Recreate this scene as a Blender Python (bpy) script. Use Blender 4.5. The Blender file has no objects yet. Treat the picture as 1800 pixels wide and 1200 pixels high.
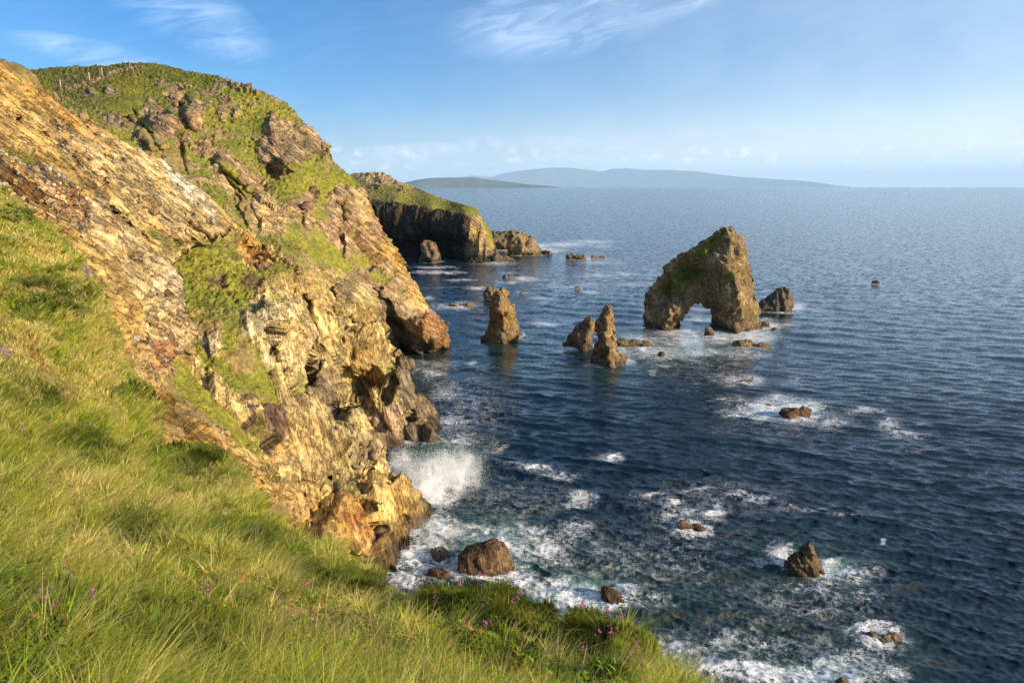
import bpy, math, random
import numpy as np
from mathutils import Vector, Euler

# ------------------------------------------------------------------ camera, sky, sun
scene = bpy.context.scene
COL = scene.collection
EYE = 40.0                     # metres above the sea
PITCH = math.radians(12.77)
FPX = 1200.0                   # focal length in pixels of an 1800 px wide frame
cam_d = bpy.data.cameras.new('camera')
cam_d.lens = 24; cam_d.sensor_width = 36
cam_d.clip_start = 0.05; cam_d.clip_end = 200000
cam = bpy.data.objects.new('camera', cam_d); COL.objects.link(cam)
cam.location = (0, 0, EYE)
cam.rotation_euler = (math.radians(90) - PITCH, 0, 0)
scene.camera = cam

SUN_AZ = math.radians(109)      # clockwise from the view direction (+Y)
SUN_EL = math.radians(18)
world = bpy.data.worlds.new("World"); scene.world = world
world.use_nodes = True
wn = world.node_tree.nodes; wl = world.node_tree.links
for n in list(wn): wn.remove(n)

class G:
    """tiny helper for node graphs"""
    def __init__(s, tree): s.t = tree; s.n = tree.nodes; s.l = tree.links
    def put(s, v, sock):
        if isinstance(v, (int, float)):
            sock.default_value = v
        elif isinstance(v, (tuple, list)):
            vv = tuple(v)
            if len(sock.default_value) == 4 and len(vv) == 3: vv = vv + (1,)
            sock.default_value = vv
        else: s.l.new(v, sock)
    def m(s, op, a, b=None, c=None, clamp=False):
        n = s.n.new('ShaderNodeMath'); n.operation = op; n.use_clamp = clamp
        s.put(a, n.inputs[0])
        if b is not None: s.put(b, n.inputs[1])
        if c is not None: s.put(c, n.inputs[2])
        return n.outputs[0]
    def v(s, op, a, b=None, c=None):
        n = s.n.new('ShaderNodeVectorMath'); n.operation = op
        s.put(a, n.inputs[0])
        if b is not None:
            s.put(b, n.inputs[3] if op == 'SCALE' else n.inputs[1])
        if c is not None: s.put(c, n.inputs[2])
        return n.outputs['Value'] if op in ('LENGTH', 'DOT_PRODUCT', 'DISTANCE') else n.outputs['Vector']
    def ss(s, x, lo, hi, a=0.0, b=1.0):
        n = s.n.new('ShaderNodeMapRange'); n.interpolation_type = 'SMOOTHSTEP'
        s.put(x, n.inputs['Value']); s.put(lo, n.inputs['From Min']); s.put(hi, n.inputs['From Max'])
        s.put(a, n.inputs['To Min']); s.put(b, n.inputs['To Max'])
        return n.outputs['Result']
    def mix(s, f, a, b, mode='MIX'):
        n = s.n.new('ShaderNodeMix'); n.data_type = 'RGBA'; n.blend_type = mode
        s.put(f, n.inputs['Factor']); s.put(a, n.inputs['A'] if False else n.inputs[6]); s.put(b, n.inputs[7])
        return n.outputs[2]
    def noise(s, vec, scale, detail=3, rough=0.55, dist=0.0, kind='FBM'):
        n = s.n.new('ShaderNodeTexNoise'); n.noise_dimensions = '3D'
        s.l.new(vec, n.inputs['Vector']); s.put(scale, n.inputs['Scale'])
        n.inputs['Detail'].default_value = detail; n.inputs['Roughness'].default_value = rough
        n.inputs['Distortion'].default_value = dist
        return n.outputs['Fac'], n.outputs['Color']
    def voro(s, vec, scale, feature='DISTANCE_TO_EDGE', rnd=1.0):
        n = s.n.new('ShaderNodeTexVoronoi'); n.feature = feature
        s.l.new(vec, n.inputs['Vector']); s.put(scale, n.inputs['Scale'])
        n.inputs['Randomness'].default_value = rnd
        return n.outputs['Distance']
    def comb(s, x, y, z):
        n = s.n.new('ShaderNodeCombineXYZ'); s.put(x, n.inputs[0]); s.put(y, n.inputs[1]); s.put(z, n.inputs[2])
        return n.outputs[0]
    def attr(s, name):
        n = s.n.new('ShaderNodeAttribute'); n.attribute_name = name
        return n

def azel(px, py):
    """azimuth and elevation (degrees) of the ray through a pixel of the photograph"""
    x = (px - 900) / FPX; v = (py - 600) / FPX
    f = math.cos(PITCH) - v * math.sin(PITCH); d = math.sin(PITCH) + v * math.cos(PITCH)
    return math.degrees(math.atan2(x, f)), math.degrees(math.atan2(-d, math.hypot(x, f)))

g = G(world.node_tree)
tc = wn.new('ShaderNodeTexCoord')
sky = wn.new('ShaderNodeTexSky'); sky.sky_type = 'NISHITA'
sky.sun_disc = False; sky.sun_elevation = SUN_EL; sky.sun_rotation = SUN_AZ
sky.altitude = 0; sky.air_density = 0.8; sky.dust_density = 0.8; sky.ozone_density = 5.0
gen = tc.outputs['Generated']
sp = wn.new('ShaderNodeSeparateXYZ'); wl.new(gen, sp.inputs[0])
DEG = 57.29578
az = g.m('MULTIPLY', g.m('ARCTAN2', sp.outputs[0], sp.outputs[1]), DEG)
el = g.m('MULTIPLY', g.m('ARCSINE', sp.outputs[2]), DEG)
ae = g.comb(az, el, 0.0)
def blob(a0, e0, ra, re, slope=0.0):
    """soft elliptical patch of sky, 1 in its middle"""
    da = g.m('SUBTRACT', az, a0); de = g.m('SUBTRACT', g.m('SUBTRACT', el, e0), g.m('MULTIPLY', da, slope))
    r = g.m('ADD', g.m('POWER', g.m('ABSOLUTE', g.m('DIVIDE', da, ra)), 2.0), g.m('POWER', g.m('ABSOLUTE', g.m('DIVIDE', de, re)), 2.0))
    return g.ss(r, 1.0, 0.0)
def addn(*a):
    r = a[0]
    for b in a[1:]: r = g.m('MAXIMUM', r, b)
    return r
# high wispy cloud: thin streaks, stretched along their own direction
st = g.comb(g.m('ADD', g.m('MULTIPLY', az, 0.10), g.m('MULTIPLY', el, 0.13)), g.m('SUBTRACT', g.m('MULTIPLY', el, 0.62), g.m('MULTIPLY', az, 0.17)), 3.1)
w1, _ = g.noise(st, 1.1, 8, 0.62, 1.2)
w2, _ = g.noise(g.v('SCALE', ae, 0.16), 1.0, 4, 0.5)
wisps = g.ss(g.m('ADD', w1, g.m('MULTIPLY', w2, 0.35)), 0.42, 1.05)
regions = addn(blob(*azel(985, 30), 11, 3.6, 0.12), g.m('MULTIPLY', blob(*azel(1120, 35), 9, 1.0, 0.22), 0.8),
               g.m('MULTIPLY', blob(*azel(320, 15), 7, 3.2, -0.35), 0.9), g.m('MULTIPLY', blob(*azel(170, 97), 6, 1.2, -0.12), 1.0), 0.10)
cirrus = g.m('MULTIPLY', g.m('MULTIPLY', wisps, regions), 0.6)
# low cumulus far out over the sea, flat bases, in a band above the horizon
lv = g.comb(g.m('MULTIPLY', az, 0.42), g.m('MULTIPLY', el, 1.25), 7.7)
c1, _ = g.noise(lv, 1.0, 7, 0.6, 0.35)
band = g.m('MULTIPLY', g.ss(el, 0.2, 0.9), g.ss(el, 4.4, 2.2))
cum = g.ss(g.m('ADD', c1, g.m('MULTIPLY', g.ss(el, 3.8, 0.3), 0.24)), 0.48, 0.82)
cumulus = g.m('MULTIPLY', g.m('MULTIPLY', cum, band), 0.45)
lv2 = g.comb(g.m('MULTIPLY', az, 0.9), g.m('MULTIPLY', el, 1.1), 1.7)
c2, _ = g.noise(lv2, 1.0, 6, 0.55, 0.2)
puffs = g.m('MULTIPLY', g.m('MULTIPLY', g.ss(c2, 0.52, 0.70), g.m('MULTIPLY', g.ss(el, 0.9, 1.5), g.ss(el, 3.4, 2.4))), 0.62)
greyc = None
def bar(px, py, w, h):
    a, e = azel(px, py); return blob(a, e, w / 21.0, h / 21.0)
flat = addn(bar(1225, 237, 60, 15), bar(1115, 245, 55, 14), bar(1010, 250, 50, 14), bar(950, 248, 40, 13), bar(860, 252, 60, 14), bar(1325, 241, 50, 10), bar(760, 262, 90, 14), bar(1700, 198, 45, 8), bar(1520, 215, 40, 8), bar(690, 270, 70, 16))
flat = g.m('MULTIPLY', flat, g.ss(c2, 0.30, 0.60))
hs = wn.new('ShaderNodeHueSaturation'); hs.inputs['Saturation'].default_value = 1.24; hs.inputs['Value'].default_value = 1.0; wl.new(sky.outputs[0], hs.inputs['Color'])
sc_ = g.mix(g.m('MULTIPLY', cirrus, 0.85), hs.outputs[0], (7.4, 8.6, 10.2))
veil = g.m('MULTIPLY', g.m('ADD', g.ss(az, -25.0, 50.0, 0.0, 0.36), g.m('MULTIPLY', g.ss(az, -20, 40, .12, 0.85), g.ss(el, 11.0, 0.0, 0.0, 0.42))), g.ss(w2, 0.1, 0.8, 0.75, 1.0))
sc_ = g.mix(veil, sc_, (7.6, 8.7, 9.4))
sc_ = g.mix(g.m('MULTIPLY', g.ss(el, 7.0, 0.0, 0.0, 0.62), g.ss(az, -25, 30, 0.2, 1.0)), sc_, (8.8, 8.9, 8.7))
sc_ = g.mix(g.m('MULTIPLY', flat, 0.75), sc_, (5.0, 5.7, 7.4))
sc_ = g.mix(cumulus, sc_, (6.0, 7.0, 8.8))
sc_ = g.mix(puffs, sc_, (9.6, 9.2, 8.8))
bg = wn.new('ShaderNodeBackground'); bg.inputs['Strength'].default_value = 0.096
wl.new(sc_, bg.inputs['Color'])
wo = wn.new('ShaderNodeOutputWorld'); wl.new(bg.outputs[0], wo.inputs['Surface'])

sd = bpy.data.lights.new('sun', 'SUN'); sd.energy = 5.0; sd.angle = math.radians(0.6); sd.color = (1.0, 0.80, 0.53)
sun = bpy.data.objects.new('sun', sd); COL.objects.link(sun)
SUNV = Vector((math.sin(SUN_AZ) * math.cos(SUN_EL), math.cos(SUN_AZ) * math.cos(SUN_EL), math.sin(SUN_EL)))
sun.rotation_euler = SUNV.to_track_quat('Z', 'Y').to_euler(); sun.location = (60, 0, 120)

scene.view_settings.view_transform = 'Standard'; scene.view_settings.look = 'None'
scene.view_settings.exposure = 0.82; scene.view_settings.gamma = 1.0
scene.render.engine = 'CYCLES'
scene.cycles.max_bounces = 8; scene.cycles.diffuse_bounces = 4; scene.cycles.glossy_bounces = 3
scene.cycles.transmission_bounces = 4; scene.cycles.volume_bounces = 2; scene.cycles.transparent_max_bounces = 8
scene.cycles.use_denoising = True; scene.cycles.denoising_prefilter = 'NONE'
scene.cycles.caustics_reflective = False; scene.cycles.caustics_refractive = False

# ------------------------------------------------------------------ geometry of the view
CP, SP = math.cos(PITCH), math.sin(PITCH)
def unproject(px, py, t):
    """world point at depth t (metres along the view axis) behind a pixel of the 1800x1200 photograph"""
    px = np.asarray(px, float); py = np.asarray(py, float); t = np.asarray(t, float)
    x = (px - 900) / FPX; v = (py - 600) / FPX
    return np.stack([x * t, (CP - v * SP) * t, EYE - (SP + v * CP) * t], -1)
def t_sea(py, z=0.0):
    return (EYE - z) / (SP + (np.asarray(py, float) - 600) / FPX * CP)
def on_sea(px, py, z=0.0):
    return unproject(px, py, t_sea(py, z))
def pixel_of(P):
    x = P[..., 0]; y = P[..., 1]; z = P[..., 2] - EYE
    d = y * CP - z * SP; u = y * SP + z * CP
    return 900 + FPX * x / d, 600 - FPX * u / d, d

# ------------------------------------------------------------------ noise
def _hash(ix, iy, iz, seed):
    h = (ix.astype(np.int64) * 73856093) ^ (iy.astype(np.int64) * 19349663) ^ (iz.astype(np.int64) * 83492791) ^ (seed * 2654435761 & 0xffffffff)
    h &= 0xffffffff
    h = ((h ^ (h >> 16)) * 0x45d9f3b) & 0xffffffff
    h = ((h ^ (h >> 16)) * 0x45d9f3b) & 0xffffffff
    return (h ^ (h >> 16)) & 0xffffffff
def rnd3(ix, iy, iz, seed):
    h = _hash(ix, iy, iz, seed)
    return np.stack([(h & 1023) / 1023.0, ((h >> 10) & 1023) / 1023.0, ((h >> 20) & 1023) / 1023.0], -1)
def vnoise(P, seed=0):
    """smooth value noise, -1..1"""
    F = np.floor(P); f = P - F; F = F.astype(np.int64)
    w = f * f * f * (f * (f * 6 - 15) + 10)
    r = 0
    for dx in (0, 1):
        wx = w[..., 0] if dx else 1 - w[..., 0]
        for dy in (0, 1):
            wy = w[..., 1] if dy else 1 - w[..., 1]
            for dz in (0, 1):
                wz = w[..., 2] if dz else 1 - w[..., 2]
                h = _hash(F[..., 0] + dx, F[..., 1] + dy, F[..., 2] + dz, seed)
                r = r + (h / 4294967295.0) * wx * wy * wz
    return r * 2 - 1
def fbm(P, octv=4, seed=0, gain=0.5, ridged=False):
    a = 1.0; s = 0; n = 0; Q = P.copy()
    for i in range(octv):
        v = vnoise(Q, seed + i * 17)
        if ridged: v = 1 - 2 * np.abs(v)
        s = s + a * v; n += a; a *= gain; Q = Q * 2.03 + 11.3
    return s / n
def facets(P, seed=0, tilt=1.0, step=0.6):
    """broken-rock relief: every cell is a tilted plane with its own offset; also the distance to the crack"""
    F = np.floor(P).astype(np.int64); f = P - F
    d1 = np.full(P.shape[:-1], 9.0); d2 = d1.copy(); val = np.zeros(P.shape[:-1])
    for dx in (-1, 0, 1):
        for dy in (-1, 0, 1):
            for dz in (-1, 0, 1):
                c = rnd3(F[..., 0] + dx, F[..., 1] + dy, F[..., 2] + dz, seed)
                rel = f - (c * 0.9 + 0.05) - np.array([dx, dy, dz])
                d = np.sqrt((rel * rel).sum(-1))
                k = rnd3(F[..., 0] + dx, F[..., 1] + dy, F[..., 2] + dz, seed + 91) * 2 - 1
                v = (rel * k).sum(-1) * tilt + k[..., 0] * step
                near = d < d1
                d2 = np.where(near, d1, np.minimum(d2, d))
                val = np.where(near, v, val); d1 = np.where(near, d, d1)
    return val, d2 - d1
def blocks(B, seed):
    """jointed rock: blocks between bedding planes, each with its own offset and a slight tilt"""
    o = np.zeros(B.shape[:-1], np.int64)
    w = np.floor(B[..., 2]).astype(np.int64); r = rnd3(w, o, o, seed); bx = B[..., 0] + r[..., 0] * 7
    u = np.floor(bx).astype(np.int64); r = rnd3(u, w, o, seed + 3); by = B[..., 1] + r[..., 0] * 7
    v = np.floor(by).astype(np.int64); k = rnd3(u, v, w, seed + 7) * 2 - 1; k2 = rnd3(u, v, w, seed + 11)
    f = np.stack([bx - u, by - v, B[..., 2] - w], -1) - .5
    return k[..., 0] * .8 + (f * k).sum(-1) * 1.1, k2[..., 0] * 2 - 1
def rot_frame(P, dip, azm, stretch):
    """coordinates along a bedding frame: stretched along the beds, tight across them"""
    R = np.array(Euler((0, math.radians(dip), math.radians(azm))).to_matrix())
    return (P @ R) / np.array(stretch)

# ------------------------------------------------------------------ meshes
def tag(o, label=None, category=None, group=None, kind=None):
    if label: o['label'] = label
    if category: o['category'] = category
    if group: o['group'] = group
    if kind: o['kind'] = kind
    return o
def mesh_np(name, V, F, mat, attrs=None, smooth=True, parent=None, tris=None):
    me = bpy.data.meshes.new(name)
    V = np.ascontiguousarray(V, dtype=np.float32)
    F = np.asarray(F, dtype=np.int32)
    loops = F.ravel(); tot = np.full(len(F), F.shape[1], np.int32)
    if tris is not None and len(tris):
        tris = np.asarray(tris, dtype=np.int32)
        loops = np.concatenate([loops, tris.ravel()]); tot = np.concatenate([tot, np.full(len(tris), 3, np.int32)])
    start = np.concatenate([[0], np.cumsum(tot)[:-1]]).astype(np.int32)
    me.vertices.add(len(V)); me.vertices.foreach_set('co', V.ravel())
    me.loops.add(len(loops)); me.loops.foreach_set('vertex_index', loops.astype(np.int32))
    me.polygons.add(len(tot)); me.polygons.foreach_set('loop_start', start)
    try: me.polygons.foreach_set('loop_total', tot)
    except Exception: pass
    me.polygons.foreach_set('use_smooth', np.full(len(tot), smooth, bool))
    me.update(calc_edges=True)
    for k, a in (attrs or {}).items():
        a = np.asarray(a, np.float32)
        if a.ndim == 2:
            at = me.attributes.new(k, 'FLOAT_COLOR', 'POINT')
            c = np.ones((len(a), 4), np.float32); c[:, :3] = a
            at.data.foreach_set('color', c.ravel())
        else:
            at = me.attributes.new(k, 'FLOAT', 'POINT'); at.data.foreach_set('value', a)
    me.materials.append(mat)
    o = bpy.data.objects.new(name, me); COL.objects.link(o)
    if parent: o.parent = parent
    return o

# ------------------------------------------------------------------ materials
def new_mat(name):
    m = bpy.data.materials.new(name); m.use_nodes = True
    nt = m.node_tree
    for n in list(nt.nodes): nt.nodes.remove(n)
    gg = G(nt); out = nt.nodes.new('ShaderNodeOutputMaterial')
    return m, gg, out
def terrain_material(name, scale=1.0, rough=0.9, bump=1.0, dip=(0, 40, 20)):
    """rock and turf: colour from the surface's own map, broken up by grain, cracks with painted-in shade, and lichen"""
    m, g, out = new_mat(name)
    geo = g.n.new('ShaderNodeNewGeometry'); P = geo.outputs['Position']
    col = g.attr('col').outputs['Color']; rk = g.attr('rock').outputs['Fac']
    n1, nc = g.noise(P, 0.9 * scale, 6, 0.65)
    n2, _ = g.noise(P, 4.5 * scale, 5, 0.65)
    n3, _ = g.noise(P, 0.25 * scale, 4, 0.6)
    mp = g.n.new('ShaderNodeMapping'); mp.vector_type = 'TEXTURE'; g.l.new(P, mp.inputs['Vector'])
    mp.inputs['Rotation'].default_value = tuple(math.radians(a) for a in dip); mp.inputs['Scale'].default_value = (3.0, 2.2, 0.5)
    st1, _ = g.noise(mp.outputs[0], 1.1 * scale, 6, 0.68, 0.35)
    st2, _ = g.noise(mp.outputs[0], 4.0 * scale, 4, 0.6, 0.2)
    k = g.m('MULTIPLY', g.ss(n1, 0.25, 0.75, 0.62, 1.38), g.ss(n2, 0.2, 0.8, 0.72, 1.28))
    ks = g.m('MULTIPLY', g.ss(st1, 0.3, 0.7, 0.70, 1.30), g.ss(st2, 0.25, 0.75, 0.86, 1.14))
    k = g.m('MULTIPLY', k, g.m('ADD', g.m('MULTIPLY', g.m('SUBTRACT', ks, 1.0), rk), 1.0))
    ln = g.m('MULTIPLY', g.ss(g.m('ABSOLUTE', g.m('SUBTRACT', st1, 0.47)), 0.030, 0.0), rk)
    k = g.m('MULTIPLY', k, g.m('SUBTRACT', 1.0, g.m('MULTIPLY', ln, 0.66)))  # bedding lines darkened, crevice shadow painted into the colour
    c = g.mix(1.0, col, g.comb(k, k, k), 'MULTIPLY')
    tint = g.mix(g.ss(n3, 0.35, 0.65), (1.10, 0.99, 0.84), (1.0, 1.0, 0.96))
    c = g.mix(0.8, c, tint, 'MULTIPLY')
    # pale lichen flecks on stone
    lich = g.m('MULTIPLY', g.m('MULTIPLY', g.ss(n2, 0.62, 0.72), rk), g.ss(n3, 0.5, 0.62))
    c = g.mix(g.m('MULTIPLY', lich, 0.30), c, (0.52, 0.47, 0.34))
    b = g.n.new('ShaderNodeBsdfPrincipled')
    g.put(c, b.inputs['Base Color'])
    wet = g.attr('wet').outputs['Fac']
    g.put(g.ss(wet, 0.0, 1.0, rough, 0.30), b.inputs['Roughness'])
    b.inputs['Specular IOR Level'].default_value = 0.25
    e = g.voro(g.v('ADD', P, g.v('SCALE', nc, 0.8 / scale)), 1.1 * scale)
    crack = g.ss(e, 0.0, 0.07)
    h = g.m('ADD', g.m('ADD', g.m('MULTIPLY', n1, 0.50), g.m('MULTIPLY', n2, 0.25)), g.m('MULTIPLY', g.m('ADD', g.m('MULTIPLY', crack, 0.04), g.m('ADD', g.m('SUBTRACT', g.m('MULTIPLY', st1, 0.85), g.m('MULTIPLY', ln, 0.12)), g.m('MULTIPLY', st2, 0.25))), rk))
    bp = g.n.new('ShaderNodeBump'); bp.inputs['Strength'].default_value = 1.0; bp.inputs['Distance'].default_value = 1.2 * bump / scale
    g.put(h, bp.inputs['Height']); g.put(bp.outputs[0], b.inputs['Normal'])
    g.l.new(b.outputs[0], out.inputs['Surface'])
    return m
M_cliff = terrain_material('cliff_rock_and_turf', 0.9, bump=0.75)
M_wall = terrain_material('steep_cliff_rock', 0.8, bump=0.62, dip=(0, 74, 12))
M_far = terrain_material('headland_rock_and_turf', 0.45)
M_soil = terrain_material('turf_soil', 4.0, bump=0.6)
M_rock = terrain_material('sea_rock', 1.4, dip=(0, 78, 20))

def leaf_material(name, trans=0.45, rough=0.6, sat=1.0):
    m, g, out = new_mat(name)
    col = g.attr('col').outputs['Color']
    b = g.n.new('ShaderNodeBsdfPrincipled'); g.put(col, b.inputs['Base Color'])
    b.inputs['Roughness'].default_value = rough; b.inputs['Specular IOR Level'].default_value = 0.2
    t = g.n.new('ShaderNodeBsdfTranslucent'); g.put(col, t.inputs['Color'])
    mx = g.n.new('ShaderNodeMixShader'); mx.inputs[0].default_value = trans
    g.l.new(b.outputs[0], mx.inputs[1]); g.l.new(t.outputs[0], mx.inputs[2]); g.l.new(mx.outputs[0], out.inputs['Surface'])
    return m
M_grass = leaf_material('grass_blades', 0.5)
M_leaf = leaf_material('heather_leaves', 0.3)
M_petal = leaf_material('heather_petals', 0.4)

# ------------------------------------------------------------------ image-plane helpers
def poly_sd(px, py, poly):
    """signed distance (inside positive) to a polygon, and the nearest point of its outline"""
    A = np.asarray(poly, float); B = np.roll(A, -1, 0)
    best = np.full(px.shape, 1e18); bx = np.zeros(px.shape); by = np.zeros(px.shape); ins = np.zeros(px.shape, bool)
    for (ax, ay), (cx, cy) in zip(A, B):
        dx, dy = cx - ax, cy - ay; L = dx * dx + dy * dy + 1e-12
        t = np.clip(((px - ax) * dx + (py - ay) * dy) / L, 0, 1)
        qx = ax + t * dx; qy = ay + t * dy; d = (px - qx) ** 2 + (py - qy) ** 2
        m = d < best
        best = np.where(m, d, best); bx = np.where(m, qx, bx); by = np.where(m, qy, by)
        if ay != cy:
            cr = ((ay > py) != (cy > py)) & (px < (cx - ax) * (py - ay) / (cy - ay) + ax)
            ins ^= cr
    d = np.sqrt(best)
    return np.where(ins, d, -d), bx, by
def tps(ctrl):
    """smooth surface through control points (px, py, depth); works on 1/depth so planes stay planes"""
    C = np.asarray(ctrl, float); X = C[:, :2] / 100.0; y = 1.0 / C[:, 2]
    n = len(X)
    def K(a, b):
        r2 = ((a[:, None, :] - b[None, :, :]) ** 2).sum(-1)
        return 0.5 * r2 * np.log(r2 + 1e-9)
    A = np.zeros((n + 3, n + 3)); A[:n, :n] = K(X, X) + np.eye(n) * 0.02
    A[:n, n] = 1; A[:n, n + 1:] = X; A[n, :n] = 1; A[n + 1:, :n] = X.T
    w = np.linalg.solve(A, np.concatenate([y, np.zeros(3)]))
    lo, hi = 1.0 / (C[:, 2].max() * 1.6), 1.0 / (C[:, 2].min() * 0.6)
    def f(px, py):
        sh = px.shape; q = np.stack([px.ravel(), py.ravel()], -1) / 100.0
        o = np.empty(len(q))
        for i in range(0, len(q), 60000):
            s = q[i:i + 60000]; o[i:i + 60000] = K(s, X) @ w[:n] + w[n] + s @ w[n + 1:]
        return 1.0 / np.clip(o, lo, hi).reshape(sh)
    return f

# ------------------------------------------------------------------ colours of ground and stone (albedo; C also holds painted shade)
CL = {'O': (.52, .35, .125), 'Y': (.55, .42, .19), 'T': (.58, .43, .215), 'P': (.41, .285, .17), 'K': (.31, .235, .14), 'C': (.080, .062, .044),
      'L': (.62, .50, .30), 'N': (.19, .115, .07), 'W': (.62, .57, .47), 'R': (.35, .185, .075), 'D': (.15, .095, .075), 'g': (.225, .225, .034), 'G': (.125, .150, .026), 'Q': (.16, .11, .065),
      'B': (.27, .205, .085), 'S': (.27, .22, .155)}
GRASSY = 'gG'
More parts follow.
